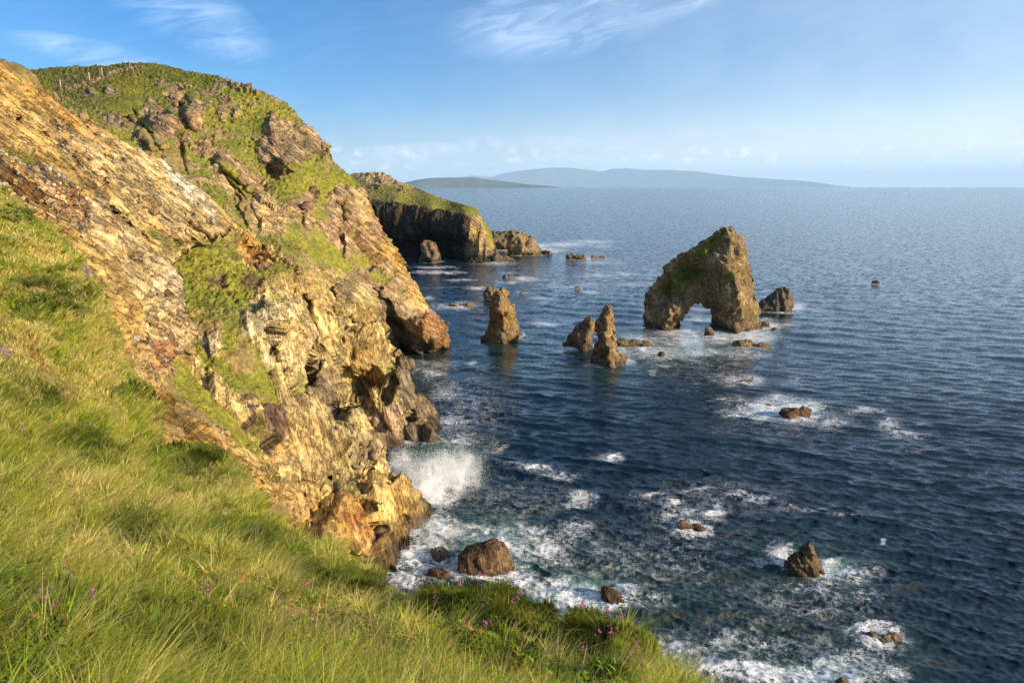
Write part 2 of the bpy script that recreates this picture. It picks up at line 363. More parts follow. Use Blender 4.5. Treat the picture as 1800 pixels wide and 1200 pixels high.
# (class, blend width in px, outline in photo pixels)
ZONES = {
'hill': [
 ('G', 14, [(40,110),(250,100),(420,130),(380,150),(300,150),(240,175),(245,230),(190,215),(60,150)]),
 ('S', 4, [(148,165),(155,159),(168,160),(166,168),(152,170)]),
 ('S', 4, [(184,164),(192,158),(206,160),(203,172),(190,170)]),
 ('S', 5, [(165,190),(185,205),(212,208),(240,215),(235,230),(205,222),(175,208)]),
 ('B', 10, [(215,215),(262,222),(330,285),(335,300),(300,300),(260,262)]),
 ('P', 4, [(246,190),(262,172),(287,190),(311,215),(306,240),(290,244),(270,230),(260,212)]),
 ('P', 4, [(272,145),(290,140),(292,152),(280,158)]),
 ('P', 4, [(285,165),(300,158),(322,152),(326,180),(325,200),(315,202),(295,185)]),
 ('P', 4, [(332,172),(357,180),(375,180),(367,190),(360,205),(345,226),(332,220),(325,205)]),
 ('P', 5, [(378,185),(400,190),(402,202),(390,205)]),
 ('P', 4, [(412,190),(424,188),(424,200),(415,203)]),
 ('S', 4, [(375,137),(400,142),(425,155),(445,165),(440,168),(405,152),(378,145)]),
 ('P', 6, [(477,202),(505,210),(525,212),(550,222),(562,245),(559,260),(540,280),(522,287),(505,287),(522,302),(485,314),(470,310),(467,295),(452,265),(465,235)]),
 ('K', 8, [(500,250),(540,250),(555,262),(540,280),(510,286),(490,270)]),
 ('R', 6, [(468,296),(500,288),(522,300),(485,313),(470,310)]),
 ('P', 4, [(380,270),(402,265),(410,277),(437,292),(462,310),(472,330),(467,339),(450,337),(432,322),(412,305),(395,292),(382,290)]),
 ('T', 5, [(372,300),(388,298),(400,320),(420,340),(405,345),(385,325)]),
 ('P', 5, [(350,255),(372,250),(376,270),(362,275)]),
 ('K', 5, [(560,250),(580,255),(580,285),(566,280)]),
 ('g', 12, [(385,235),(400,240),(460,300),(470,315),(450,305),(405,270)]),
 ('g', 14, [(480,315),(530,300),(570,290),(610,315),(585,330),(570,360),(545,385),(505,390),(478,360)]),
 ('P', 6, [(470,372),(500,365),(525,345),(550,330),(560,345),(545,380),(560,400),(600,410),(600,440),(575,420),(545,405),(510,400)]),
 ('P', 7, [(582,335),(600,326),(640,332),(648,352),(664,390),(676,430),(704,457),(742,512),(772,552),(797,592),(792,612),(755,622),(690,610),(650,560),(620,500),(608,470),(606,440),(590,430),(565,410),(572,370)]),
 ('K', 10, [(590,330),(610,330),(612,380),(600,420),(585,390)]),
 ('T', 8, [(625,340),(645,355),(655,390),(635,400),(622,370)]),
 ('O', 10, [(672,425),(704,457),(742,512),(758,540),(735,545),(705,500),(680,470),(640,450)]),
 ('g', 8, [(620,440),(640,450),(650,462),(635,470),(612,455)]),
 ('g', 8, [(640,480),(665,478),(690,490),(680,500),(650,492)]),
 ('g', 8, [(648,352),(662,382),(655,385),(645,365)]),
 ('R', 14, [(735,550),(770,555),(792,595),(760,612),(735,600)]),
 ('g', 10, [(495,395),(530,385),(570,430),(620,462),(622,476),(585,470),(570,480),(540,450),(510,430)]),
 ('T', 8, [(440,350),(470,345),(505,395),(500,415),(470,410),(440,395)]),
 ('B', 10, [(415,330),(440,345),(440,395),(425,390),(405,350)]),
 ('O', 6, [(416,425),(440,420),(475,445),(470,472),(440,475),(422,455)]),
 ('Y', 10, [(540,455),(575,470),(600,480),(640,500),(700,560),(680,600),(620,590),(560,560),(530,500)]),
 ('K', 10, [(585,490),(620,485),(625,510),(610,540),(590,520)]),
 ('K', 10, [(655,500),(690,520),(712,560),(700,600),(670,560)]),
 ('O', 10, [(620,530),(660,545),(690,600),(650,590)]),
 ('g', 16, [(395,400),(500,420),(560,470),(520,480),(480,470),(440,440)]),
],
'cliff': [
 ('g', 14, [(280,470),(330,440),(400,410),(470,440),(530,470),(500,490),(460,500),(430,540),(440,590),(455,640),(492,700),(488,725),(440,725),(400,705),(350,645),(300,600),(280,540)]),
 ('O', 6, [(416,425),(440,420),(475,445),(470,472),(440,475),(422,455)]),
 ('Q', 10, [(362,484),(398,484),(398,508),(366,510)]), ('Q', 8, [(424,488),(456,486),(452,512),(428,512)]), ('Q', 10, [(400,700),(440,700),(445,722),(410,720)]), ('B', 12, [(340,560),(400,560),(390,590),(345,590)]), ('B', 10, [(395,620),(440,610),(440,660),(400,660)]),
 ('L', 10, [(425,545),(470,540),(500,520),(520,550),(500,580),(470,600),(425,590)]),
 ('L', 7, [(345,595),(380,585),(392,605),(378,630),(355,625)]),
 ('L', 9, [(450,640),(462,600),(485,620),(490,640),(470,660)]),
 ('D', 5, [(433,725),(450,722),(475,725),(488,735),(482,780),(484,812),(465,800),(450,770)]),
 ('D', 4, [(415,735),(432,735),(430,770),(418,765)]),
 ('g', 6, [(430,745),(438,745),(452,790),(476,850),(490,872),(470,860),(440,800)]),
 ('T', 12, [(490,600),(540,580),(560,640),(540,700),(500,680)]),
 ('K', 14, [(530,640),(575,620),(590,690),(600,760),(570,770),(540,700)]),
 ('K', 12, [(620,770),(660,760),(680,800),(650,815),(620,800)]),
 ('T', 12, [(480,720),(520,750),(530,820),(500,850),(482,800)]),
 ('O', 8, [(545,885),(575,868),(610,872),(640,910),(668,1005),(640,995),(590,960),(550,925)]),
 ('R', 12, [(590,900),(625,905),(650,960),(620,950)]),
 ('O', 16, [(640,830),(690,845),(735,905),(690,950),(660,920)]),
 ('O', 10, [(690,880),(720,885),(745,925),(715,945),(690,915)]),
 ('g', 5, [(562,948),(590,948),(615,965),(645,990),(600,985)]),
 ('W', 5, [(470,868),(482,870),(500,900),(495,930),(478,905)]),
 ('T', 8, [(480,900),(530,930),(580,975),(600,1000),(520,960)]),
],
'cove': [
 ('Y', 10, [(560,560),(640,575),(700,600),(715,640),(660,650),(600,640)]),
 ('O', 10, [(600,610),(660,610),(670,660),(620,670)]),
 ('S', 10, [(690,620),(730,640),(745,700),(720,720),(700,690)]),
 ('K', 8, [(655,760),(690,715),(720,690),(745,690),(770,715),(768,775),(690,795)]),
 ('P', 8, [(640,740),(690,720),(700,760),(665,775)]),
 ('g', 4, [(678,637),(692,636),(698,648),(684,650)]),
 ('g', 4, [(596,676),(606,678),(612,690),(600,688)]),
 ('R', 6, [(680,778),(700,770),(735,768),(750,760),(745,785),(690,790)]),
],
'rock_slope': [
 ('B', 8, [(-200,50),(0,100),(45,122),(85,165),(60,150),(0,118),(-200,90)]),
 ('G', 6, [(-200,80),(0,104),(25,110),(45,122),(45,130),(0,112),(-200,92)]),
 ('B', 8, [(0,150),(30,152),(50,175),(20,172),(0,165)]),
 ('T', 8, [(130,235),(165,228),(210,250),(300,310),(370,365),(395,400),(340,432),(280,402),(220,350),(160,300),(140,260)]),
 ('O', 8, [(130,400),(200,430),(262,455),(240,520),(190,560),(150,500),(120,440)]),
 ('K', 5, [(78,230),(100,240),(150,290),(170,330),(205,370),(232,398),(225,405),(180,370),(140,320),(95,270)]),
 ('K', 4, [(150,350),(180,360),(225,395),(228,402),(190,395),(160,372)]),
 ('T', 7, [(145,370),(180,380),(240,412),(260,430),(250,450),(190,445),(150,420)]),
 ('Y', 6, [(195,330),(230,350),(270,385),(260,412),(230,400),(200,365)]),
 ('W', 4, [(262,262),(300,300),(340,335),(375,385),(372,396),(345,372),(300,338),(285,310)]),
 ('G', 4, [(-50,262),(30,268),(60,282),(88,298),(40,296),(-50,285)]),
 ('R', 8, [(-50,318),(40,318),(120,330),(155,370),(150,418),(120,420),(60,380),(-50,340)]),
 ('S', 6, [(-50,280),(20,290),(80,300),(120,325),(60,325),(-50,315)]),
 ('g', 5, [(252,412),(275,410),(310,425),(330,440),(300,438),(270,425)]),
 ('Y', 5, [(262,440),(305,450),(302,465),(270,472),(255,455)]),
 ('T', 8, [(180,460),(260,455),(295,490),(300,555),(325,575),(328,630),(300,640),(240,570),(200,530)]),
 ('L', 8, [(275,480),(295,495),(300,555),(270,560),(240,545),(262,520)]),
 ('R', 8, [(235,600),(280,600),(312,625),(290,650),(268,665),(240,640)]),
 ('T', 3, [(178,637),(205,628),(232,632),(236,668),(225,674),(200,660)]),
 ('Y', 5, [(240,655),(262,665),(300,695),(305,712),(280,700)]),
 ('B', 14, [(290,650),(340,670),(400,740),(450,800),(440,830),(380,800),(300,740),(270,690)]),
 ('g', 10, [(300,620),(345,660),(400,710),(440,740),(455,800),(470,850),(440,830),(400,780),(350,730),(310,690)]),
 ('g', 8, [(345,678),(380,710),(430,745),(430,760),(390,735),(350,700)]),
 ('O', 8, [(330,755),(395,760),(440,800),(445,835),(390,805),(335,790)]),
 ('B', 8, [(440,830),(480,870),(500,920),(470,900),(450,860)]),
],
'ground': [
 ('S', 6, [(136,466),(165,466),(182,485),(150,496),(138,480)]),
 ('S', 5, [(-30,605),(15,612),(28,632),(10,645),(-30,640)]),
],
'headland': [
 ('L', 3, [(628,303),(660,303),(690,312),(700,320),(725,327),(690,325),(650,322),(625,315)]),
 ('S', 2, [(644,327),(668,325),(672,330),(650,333)]), ('S', 2, [(700,333),(711,332),(711,338),(702,338)]), ('S', 2, [(622,313),(640,311),(640,317),(624,320)]),
 ('C', 5, [(560,345),(640,345),(665,352),(720,362),(820,378),(836,390),(830,420),(822,470),(560,480)]),  # shaded cliff face and cave: the shade is put into the rock colour
 ('T', 4, [(832,378),(845,380),(850,400),(872,440),(882,470),(815,470),(822,420),(828,395)]),
 ('K', 4, [(835,440),(885,436),(885,475),(812,475)]),
 ('O', 4, [(832,385),(842,385),(845,410),(828,430)]),
]}
DEFAULT = {'hill': 'M', 'cliff': 'Y', 'cove': 'Y', 'rock_slope': 'O', 'ground': 'g', 'headland': 'm'}
def surface_colour(layer, px, py, P):
    n = px.shape
    n1 = fbm(P * 0.12, 4, 5); n2 = fbm(P * 0.5, 3, 9); n3 = fbm(P * 0.035, 3, 21)
    nf = fbm(P * 1.6, 3, 13)
    wx = vnoise(P * 0.35, 31) * 5 + vnoise(P * 1.3, 33) * 3; wy = vnoise(P * 0.35, 35) * 5 + vnoise(P * 1.3, 37) * 3
    sc = 1.0 if layer != 'headland' else 0.35
    def C(k): return np.broadcast_to(np.array(CL[k]), n + (3,)).copy()
    green = C('g') * (1 - np.clip(n1 * 1.6 + .4, 0, 1))[..., None] + C('G') * np.clip(n1 * 1.6 + .4, 0, 1)[..., None]
    dry = np.clip(n2 * 1.8 + n3 * 1.6 + n1 * 1.4 + .10, 0, 1)[..., None] * 0.8
    green = green * (1 - dry) + C('B') * dry
    d = DEFAULT[layer]
    if d == 'm': n1 = n1 - .6
    if d in 'Mm':
        rockm = np.clip((fbm(P * (0.22 if d == 'M' else .08), 4, 51) - (0.22 if d == 'M' else 0.7)) * 6, 0, 1)
        rockm = np.maximum(rockm, np.clip((fbm(P * (0.75 if d == 'M' else .3), 4, 57) - .26) * 7, 0, 1) * .9 * (vnoise(P * .1, 59) > -.1) * (d == 'M'))
        col = green * (1 - rockm[..., None]) + C('P') * rockm[..., None]; rock = rockm
    elif d in 'gG': col = green; rock = np.zeros(n)
    else: col = C(d); rock = np.ones(n)
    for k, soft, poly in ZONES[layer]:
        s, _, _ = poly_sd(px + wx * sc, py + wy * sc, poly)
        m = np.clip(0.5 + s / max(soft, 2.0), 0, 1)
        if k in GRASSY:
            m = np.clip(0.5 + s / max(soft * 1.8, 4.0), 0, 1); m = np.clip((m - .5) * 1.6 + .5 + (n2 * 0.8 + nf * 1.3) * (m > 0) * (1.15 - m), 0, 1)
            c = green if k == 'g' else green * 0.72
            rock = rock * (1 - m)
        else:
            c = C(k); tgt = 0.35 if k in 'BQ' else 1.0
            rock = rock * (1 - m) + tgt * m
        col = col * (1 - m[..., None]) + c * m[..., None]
    # beds and staining of the stone itself
    bed = rot_frame(P, 35, 20, (6.0, 6.0, 0.55)); b = fbm(bed, 3, 77)
    ton = np.clip(b * 1.3 + n1 * 0.9, -1, 1)[..., None] * rock[..., None]
    col = col * (1 + 0.30 * ton) * (1 + np.array([0.10, 0.0, -0.20]) * np.clip(n3 * 2 + .3, -.1, 1)[..., None] * rock[..., None])
    grey = np.clip(fbm(P * 0.2, 3, 61) * 3 - .35, 0, 1)[..., None] * rock[..., None] * 0.28
    col = col * (1 - grey) + np.array([.28, .23, .16]) * grey
    # turf caught on ledges of the stone
    if layer in ('cliff', 'cove', 'rock_slope', 'hill'):
        tuft = np.clip((fbm(P * 0.45, 4, 88) - 0.34) * 9, 0, 1) * 0.8 * (P[..., 2] > 9)
        if layer in ('cove', 'rock_slope'): tuft *= 0.45
        col = col * (1 - tuft[..., None]) + green * tuft[..., None]; rock = rock * (1 - tuft)
    # black weed and wet stone near the water
    hh = 2.2 + 1.2 * n2 + (1.5 if layer == 'headland' else 0)
    wet = np.clip((hh - P[..., 2]) / 1.6, 0, 1)
    col = col * (1 - wet[..., None] * .8) + np.array([.035, .028, .020]) * wet[..., None] * .8
    return np.clip(col, 0.01, 0.9), np.clip(rock, 0, 1), wet

# ------------------------------------------------------------------ land built as relief sheets with real depth
LAND = {}
def build_land(name, layer, poly, ctrl, step, wrap, back, mat, rock_amp, beds, seed, extra=None, soft_amp=0.25):
    poly = np.asarray(poly, float)
    x0, y0 = poly.min(0) - wrap; x1, y1 = poly.max(0) + wrap
    gx = np.arange(x0, x1 + step, step); gy = np.arange(y0, y1 + step, step)
    px, py = np.meshgrid(gx, gy)
    f = tps(ctrl)
    sd_, bx, by = poly_sd(px, py, poly)
    out = sd_ < 0
    qx = np.where(out, bx, px); qy = np.where(out, by, py)
    t = f(qx, qy)
    if extra is not None: t = extra(qx, qy, t)
    s = np.clip(-sd_, 0, wrap)
    bk = back * (s / wrap) ** 1.5
    nx = (bx - px) / np.maximum(np.abs(sd_), 1e-6); ny = (by - py) / np.maximum(np.abs(sd_), 1e-6)
    W = np.zeros(px.shape + (3,))
    k = np.where(out & (by < 1290) & (bx > -140), bk, 0)
    W[..., 0] = nx * 0.22 * k; W[..., 2] = -ny * 0.22 * k - 0.12 * k
    P = unproject(qx, qy, t + k) + W
    # surface normal from the smooth sheet
    du = np.gradient(P, axis=1); dv = np.gradient(P, axis=0)
    N = np.cross(dv, du); N /= np.linalg.norm(N, axis=-1, keepdims=True) + 1e-9
    V = P - np.array([0, 0, EYE]); flip = (N * V).sum(-1) > 0
    N[flip] *= -1
    keep = sd_ > -wrap * 1.35
    col = np.zeros(P.shape); rock = np.zeros(px.shape); wet = np.zeros(px.shape)
    c_, r_, w_ = surface_colour(layer, qx[keep], qy[keep], P[keep])
    col[keep] = c_; rock[keep] = r_; wet[keep] = w_
    K = keep; Q = P[K]; r = rock[K]
    d = np.zeros(len(Q))
    dip, azm, st = beds
    for (L, amp, sdn) in rock_amp:
        B = rot_frame(Q + 0.16 * L * np.stack([vnoise(Q / L, sdn + 1), vnoise(Q / L, sdn + 2), vnoise(Q / L, sdn + 3)], -1), dip, azm, (L * st[0], L * st[1], L * st[2]))
        if L == rock_amp[0][0]: v, e = facets(B, sdn, 1.3, 0.45)
        else:
            v, tone = blocks(B, sdn); v = v * .8; cm = (1 + .16 * tone * r)[:, None]; col[K] = col[K] * cm
        d += amp * v * (0.10 + 0.90 * r)
    d += 0.5 * rock_amp[0][1] * fbm(Q / rock_amp[0][0] * 0.6, 4, seed)
    # broken beds: saw-toothed ledges along the bedding
    L1_ = rock_amp[1][0]; B = rot_frame(Q, dip, azm, (1, 1, 1)); w_ = B[:, 2] / (L1_ * .42) + 1.3 * fbm(Q / (L1_ * 2.2), 3, seed + 40)
    saw = w_ - np.floor(w_); cont = .5 + .5 * np.clip(fbm(Q / (L1_ * 1.5), 2, seed + 44) * 3, -1, 1)
    d += r * rock_amp[1][1] * .62 * (np.minimum(saw * 1.15, (1 - saw) * 7) - .5) * cont
    w3_ = B[:, 2] / (L1_ * 1.25) + .7 * fbm(Q / (L1_ * 4), 2, seed + 42); saw = w3_ - np.floor(w3_)
    d += r * rock_amp[1][1] * 1.15 * (np.minimum(saw * 1.08, (1 - saw) * 12) - .5)
    w2_ = B[:, 2] / (L1_ * .15) + 1.3 * fbm(Q / L1_, 3, seed + 41); saw = w2_ - np.floor(w2_)
    d += r * rock_amp[1][1] * .24 * (np.minimum(saw * 1.15, (1 - saw) * 7) - .5)
    d += r * rock_amp[1][1] * .38 * fbm(Q / L1_ * 1.3, 5, seed + 50, .6, True)
    d *= 1 - .55 * np.clip(s[K] / wrap, 0, 1)
    d += r * rock_amp[1][1] * 1.0                     # stone stands proud of the turf
    d += (1 - r) * soft_amp * (np.abs(fbm(Q * 0.9, 3, seed + 5)) * 1.8 + fbm(Q * 2.6, 2, seed + 7) * 0.5)
    P[K] = Q + N[K] * d[:, None]
    idx = -np.ones(px.shape, int); idx[keep] = np.arange(keep.sum())
    q = np.stack([idx[:-1, :-1], idx[1:, :-1], idx[1:, 1:], idx[:-1, 1:]], -1).reshape(-1, 4)
    q = q[(q >= 0).all(1)]
    o = mesh_np(name, P[keep], q, mat, {'col': col[keep], 'rock': rock[keep], 'wet': wet[keep]})
    tag(o, kind='structure')
    LAND[layer] = dict(P=P, N=N, rock=rock, col=col, sd=sd_, x0=x0, y0=y0, step=step, keep=keep, f=f)
    return o

def sample_land(layer, px, py):
    L = LAND[layer]; u = (px - L['x0']) / L['step']; v = (py - L['y0']) / L['step']
    i = np.clip(u.astype(int), 0, L['P'].shape[1] - 2); j = np.clip(v.astype(int), 0, L['P'].shape[0] - 2)
    a = (u - i); b = (v - j)
    def lerp(A):
        a_, b_ = (a[:, None], b[:, None]) if A.ndim == 3 else (a, b)
        return (A[j, i] * (1 - a_) + A[j, i + 1] * a_) * (1 - b_) + (A[j + 1, i] * (1 - a_) + A[j + 1, i + 1] * a_) * b_
    return lerp(L['P']), lerp(L['N']), lerp(L['rock']), L['sd'][j, i], lerp(L['col'])

HILL_POLY = [(-60,140),(0,135),(40,124),(70,121),(110,120),(150,117),(190,116),(215,111),(250,110),(285,113),(330,125),(380,133),(420,146),(470,165),(505,181),(518,198),(535,216),(550,228),(560,247),(566,256),(572,251),(578,253),(577,272),(590,288),(612,305),(632,322),(642,345),(655,372),(668,398),(678,424),(702,452),(722,486),(738,512),(748,532),(766,550),(782,576),(793,596),(791,606),(776,614),(756,620),(730,612),(690,625),(560,650),(420,620),(300,520),(200,400),(-60,300)]
HILL = [(-60,140,200),(50,122,192),(150,117,190),(250,110,186),(380,133,184),(505,181,180),(560,247,175),(578,265,173),(612,305,172),(642,345,172),(678,424,172),(722,486,172),(748,532,172),(782,576,174),(793,596,177),(756,620,169.5),(776,612,173),
 (250,160,176),(100,160,172),(250,205,162),(290,225,156),(350,200,166),(345,160,178),(450,220,168),(520,250,166),(540,275,166),(200,220,148),(300,300,134),(350,280,148),(400,300,150),(440,340,150),(500,300,160),(560,310,165),(600,360,164),(620,410,163),(400,400,112),(450,430,118),(500,400,134),(545,380,150),(560,430,146),(640,480,157),(600,470,146),(560,520,122),(520,480,106),(610,540,134),(650,560,150),(690,580,164),(705,605,167),(740,585,161),(720,560,161),(700,520,160),(765,585,165),(690,630,170),(560,650,125),(420,620,95),(300,520,85),(200,400,92),(300,420,104),(-60,300,120),(50,250,130)]
CLIFF_POLY = [(250,440),(320,415),(400,400),(470,430),(520,470),(545,520),(575,560),(590,620),(600,680),(622,725),(641,757),(655,775),(670,795),(682,815),(692,837),(706,858),(722,876),(736,893),(744,908),(748,925),(742,936),(725,940),(700,955),(680,964),(670,975),(668,995),(660,1004),(645,1000),(640,1040),(560,1060),(430,940),(330,850),(250,700)]
CLIFF = [(250,440,94),(320,415,98),(400,400,110),(470,430,114),(520,470,103),(545,520,102),(575,560,103),(590,620,101),(600,680,98),(641,757,93),(670,795,91),(692,837,88.5),(722,876,86.5),(744,908,84.5),(748,927,83.5),(742,938,81.5),(700,958,79),(668,995,74),(660,1006,73),
 (480,480,98),(430,460,98),(440,560,85),(500,560,89),(540,590,92),(560,640,93),(560,690,88),(590,700,93),(600,750,89),(640,800,86),(560,800,81),(610,850,81),(690,900,81),(650,880,79),(560,870,76),(600,890,73),(620,940,73),(640,960,73.5),(650,940,76.5),(500,700,82),(520,760,80),(450,680,78),(440,760,71),(480,780,75),(470,850,68),(520,850,73),(540,930,69),(580,980,67),(400,700,72),(400,600,78),(330,600,76),(340,500,86),(300,480,86),(380,540,84),(300,700,68),(430,940,62),(560,1060,63),(250,700,66),(330,850,62)]
COVE_POLY = [(500,520),(560,555),(600,577),(640,580),(668,585),(690,608),(708,625),(717,645),(722,670),(730,692),(742,697),(752,703),(762,718),(765,735),(760,755),(752,768),(735,777),(700,785),(680,790),(660,850),(560,850),(480,700)]
COVE = [(500,520,101),(560,555,112),(600,577,116),(640,580,119),(668,585,121),(708,625,119),(722,670,118),(742,697,120),(762,718,120),(765,740,118.5),(752,768,113),(700,785,108.5),(680,790,107.5),(560,600,108),(600,620,110),(640,640,109),(660,620,113),(640,680,114),(670,660,111),(690,650,112),(690,700,111),(660,710,112),(700,740,109),(730,730,113),(600,700,105),(640,740,106),(560,700,99),(660,850,106),(560,850,97),(480,700,95)]
SLOPE_POLY = [(-220,60),(-60,88),(0,108),(22,114),(45,124),(62,140),(82,166),(104,182),(122,198),(150,214),(182,232),(215,250),(245,262),(272,280),(300,298),(322,314),(345,336),(366,360),(382,380),(396,398),(390,408),(362,412),(342,428),(332,440),(318,436),(306,452),(300,466),(276,474),(294,490),(299,510),(301,556),(318,566),(327,580),(326,610),(330,640),(345,668),(378,705),(410,735),(436,770),(452,806),(470,845),(488,872),(510,905),(545,940),(588,978),(605,1000),(600,1100),(300,1000),(100,800),(-220,600)]
SLOPE = [(-220,60,62),(0,108,70),(45,124,73),(82,166,76),(122,198,78),(182,232,81),(245,262,84),(322,314,86),(366,360,86),(396,398,86),(342,428,81),(300,466,72),(-100,250,46),(0,200,60),(50,230,60),(120,260,66),(200,290,72),(280,340,77),(340,390,80),(0,250,53),(60,300,54),(150,330,61),(220,370,68),(260,420,69),(0,350,43),(80,370,48),(140,400,53),(180,440,51),(230,450,61),(150,480,42),(200,500,46),(260,490,55),(295,500,60),(299,550,57),(250,560,49),(327,590,54),(280,610,48),(326,640,53),(200,580,39),(230,650,40),(280,690,43),(345,668,52),(410,735,51),(452,806,50),(510,905,50),(588,978,48),(380,780,43),(440,850,43),(330,760,38),(500,960,43),(100,600,32),(150,700,31),(300,850,31),(450,950,33),(-220,400,36),(600,1100,40),(100,800,27),(-220,600,28)]
GROUND_POLY = [(-300,250),(-60,318),(0,333),(30,352),(58,378),(90,398),(118,425),(140,455),(158,480),(182,520),(196,560),(210,600),(225,640),(250,672),(272,700),(284,740),(292,782),(330,790),(372,800),(412,815),(440,842),(456,880),(480,910),(520,935),(560,962),(600,985),(640,1000),(665,1026),(720,1054),(780,1058),(850,1058),(900,1068),(945,1090),(1000,1100),(1060,1112),(1095,1122),(1118,1150),(1150,1178),(1195,1212),(1270,1265),(1400,1330),(1400,1500),(-300,1500)]
GROUND = [(-300,250,42),(-60,318,40),(0,333,38),(58,378,37),(118,425,35),(158,480,33.5),(196,560,32),(225,640,31.5),(272,700,31),(292,782,30),(372,800,29.5),(440,842,28),(480,910,24),(560,962,20),(640,1000,16.5),(720,1042,13),(780,1040,12.5),(850,1036,12),(945,1074,10.8),(1000,1082,10.2),(1100,1102,9.3),(1160,1165,8.3),(1290,1250,7.2),(1400,1330,6.5),
 (0,500,25),(100,600,23),(200,700,22),(0,600,19),(0,700,14),(100,800,14),(200,800,16),(300,850,17),(400,900,16.5),(0,900,7),(0,1000,4.6),(0,1200,2.7),(-300,1200,2.7),(-300,700,13),(200,1000,6.5),(200,1200,3.2),(400,1000,8.8),(400,1200,4.0),(560,1080,8.4),(600,1200,4.8),(780,1120,8.0),(800,1200,5.6),(900,1130,8.2),(1000,1200,6.6),(-300,1500,1.9),(200,1500,1.9),(700,1500,2.4),(1400,1500,3.6)]
HEAD_POLY = [(560,318),(612,308),(622,304),(640,303),(672,305),(690,312),(702,320),(725,327),(750,338),(780,350),(812,359),(836,366),(843,374),(848,386),(858,396),(864,408),(868,425),(874,440),(880,455),(878,470),(820,480),(560,490)]
HEAD = [(560,318,470),(622,304,500),(690,312,490),(725,327,470),(780,350,430),(836,366,396),(848,386,390),(864,408,386),(874,440,383),(880,460,378),(640,335,440),(700,345,415),(760,358,402),(640,352,416),(700,365,405),(760,372,396),(820,376,380),(836,384,378),(830,420,371),(826,458,371),(640,400,408),(640,462,402),(700,400,400),(700,468,391),(760,400,390),(780,468,380),(560,490,360),(820,480,352),(560,400,395)]
def hollows(lst):
    def f(px, py, t):
        wx = vnoise(np.stack([px / 14, py / 14, px * 0], -1), 5) * 7; wy = vnoise(np.stack([px / 14, py / 14, px * 0], -1), 6) * 7
        for (cx, cy, rx, ry, d, ang) in lst:
            a = math.radians(ang); dx, dy = px + wx - cx, py + wy - cy
            u = dx * math.cos(a) + dy * math.sin(a); v = -dx * math.sin(a) + dy * math.cos(a)
            r = np.sqrt((u / rx) ** 2 + (v / ry) ** 2); k = np.clip((1.15 - r) / .5, 0, 1); t = t + (.8 if d > 0 else 1.1) * d * k * k * (3 - 2 * k)
        return t
    return f
HOL = [(545,655,17,46,5,8),(588,735,32,42,5,-15),(642,790,26,17,4,20),(580,845,12,30,2.6,-8),(524,850,11,30,2.6,-5),(445,448,28,18,3.5,10),(512,545,10,34,2.4,0),(470,600,10,30,2,0),(640,920,8,52,3.0,-32),(610,570,16,13,4,20),(540,905,8,22,3,-20),(660,860,8,26,2,-20),
       (605,930,38,50,-2.5,-20),(700,870,24,50,-1.5,-30),(620,700,9,60,-2.5,-14),(560,560,14,50,-2.5,-10),(500,640,16,60,-2,0)]
HOLC = [(640,670,36,24,5,-10),(612,640,12,30,3,10),(588,735,32,42,5,-15),(685,690,10,34,4,10),(612,572,18,13,4,20),(725,730,7,14,3,0),(700,650,8,40,-2,10),(665,735,30,8,-2,-20)]
HOLH = [(290,300,40,10,-2,40),(320,265,8,40,5,-10),(275,235,34,30,-4,35),(318,195,4,40,4,5),(340,195,16,32,-3.5,0),(262,235,6,50,4,-32),(510,255,48,44,-2,-20),(425,305,52,14,-4,38),(405,325,46,6,4,38),(420,360,6,40,5,-25),(445,380,8,30,3,-25),(448,448,26,16,4,10),(600,400,8,50,3,0),
        (755,580,26,30,-4,-30),(705,585,14,34,7,-25),(680,540,12,50,4,-35),(612,565,16,12,4,20),(600,520,10,40,-2,0),(590,370,8,34,3,0),(545,380,8,30,-2,20),(230,215,40,8,3,10),(480,300,10,20,3,0)]
HOLS = [(40,200,8,30,4,-30),(10,185,6,14,2.5,0),(25,210,8,24,3,-30),(110,265,8,60,2,-50),(215,385,6,60,2.5,-52),(290,390,5,70,2,-55),(175,300,4,90,1.2,-55),(240,340,4,80,1.2,-55),(205,520,4,22,1.2,-60),(260,470,4,30,1.5,0),(150,375,8,14,1.5,0),(300,520,10,40,-1,0),(290,600,34,20,-1.2,0),(210,655,24,18,-1,0)]
def cave(px, py, t):
    a = np.exp(-((px - 770) / 42.0) ** 2 - ((py - 440) / 26.0) ** 2 * np.where(py < 440, 1, 0.15))
    b = np.exp(-((px - 690) / 30.0) ** 2 - ((py - 440) / 22.0) ** 2 * np.where(py < 440, 1, 0.15))
    flutes = 1.3 * np.sin(px * 0.30 + 3 * np.sin(px * 0.11) + .05 * py) * np.sin(px * .071 + 2) * np.clip((py - 372) / 20, 0, 1)
    return t + 26 * np.clip(a * 1.5, 0, 1) + 12 * np.clip(b * 1.3, 0, 1) + flutes

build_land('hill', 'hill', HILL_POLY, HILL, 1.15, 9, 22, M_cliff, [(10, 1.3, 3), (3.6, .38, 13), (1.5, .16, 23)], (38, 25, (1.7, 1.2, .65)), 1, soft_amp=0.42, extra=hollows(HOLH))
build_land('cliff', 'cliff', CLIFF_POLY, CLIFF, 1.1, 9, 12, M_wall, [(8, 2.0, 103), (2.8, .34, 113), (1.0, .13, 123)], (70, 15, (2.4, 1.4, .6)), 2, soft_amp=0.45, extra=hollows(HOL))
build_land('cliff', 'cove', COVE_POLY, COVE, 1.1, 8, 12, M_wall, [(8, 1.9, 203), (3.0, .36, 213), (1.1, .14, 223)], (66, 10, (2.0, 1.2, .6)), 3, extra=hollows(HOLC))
build_land('rocky_slope', 'rock_slope', SLOPE_POLY, SLOPE, 1.25, 9, 9, M_cliff, [(6.0, .9, 303), (1.9, .34, 313), (.65, .10, 323)], (36, 8, (3.2, 1.6, .42)), 4, soft_amp=0.3, extra=hollows(HOLS))
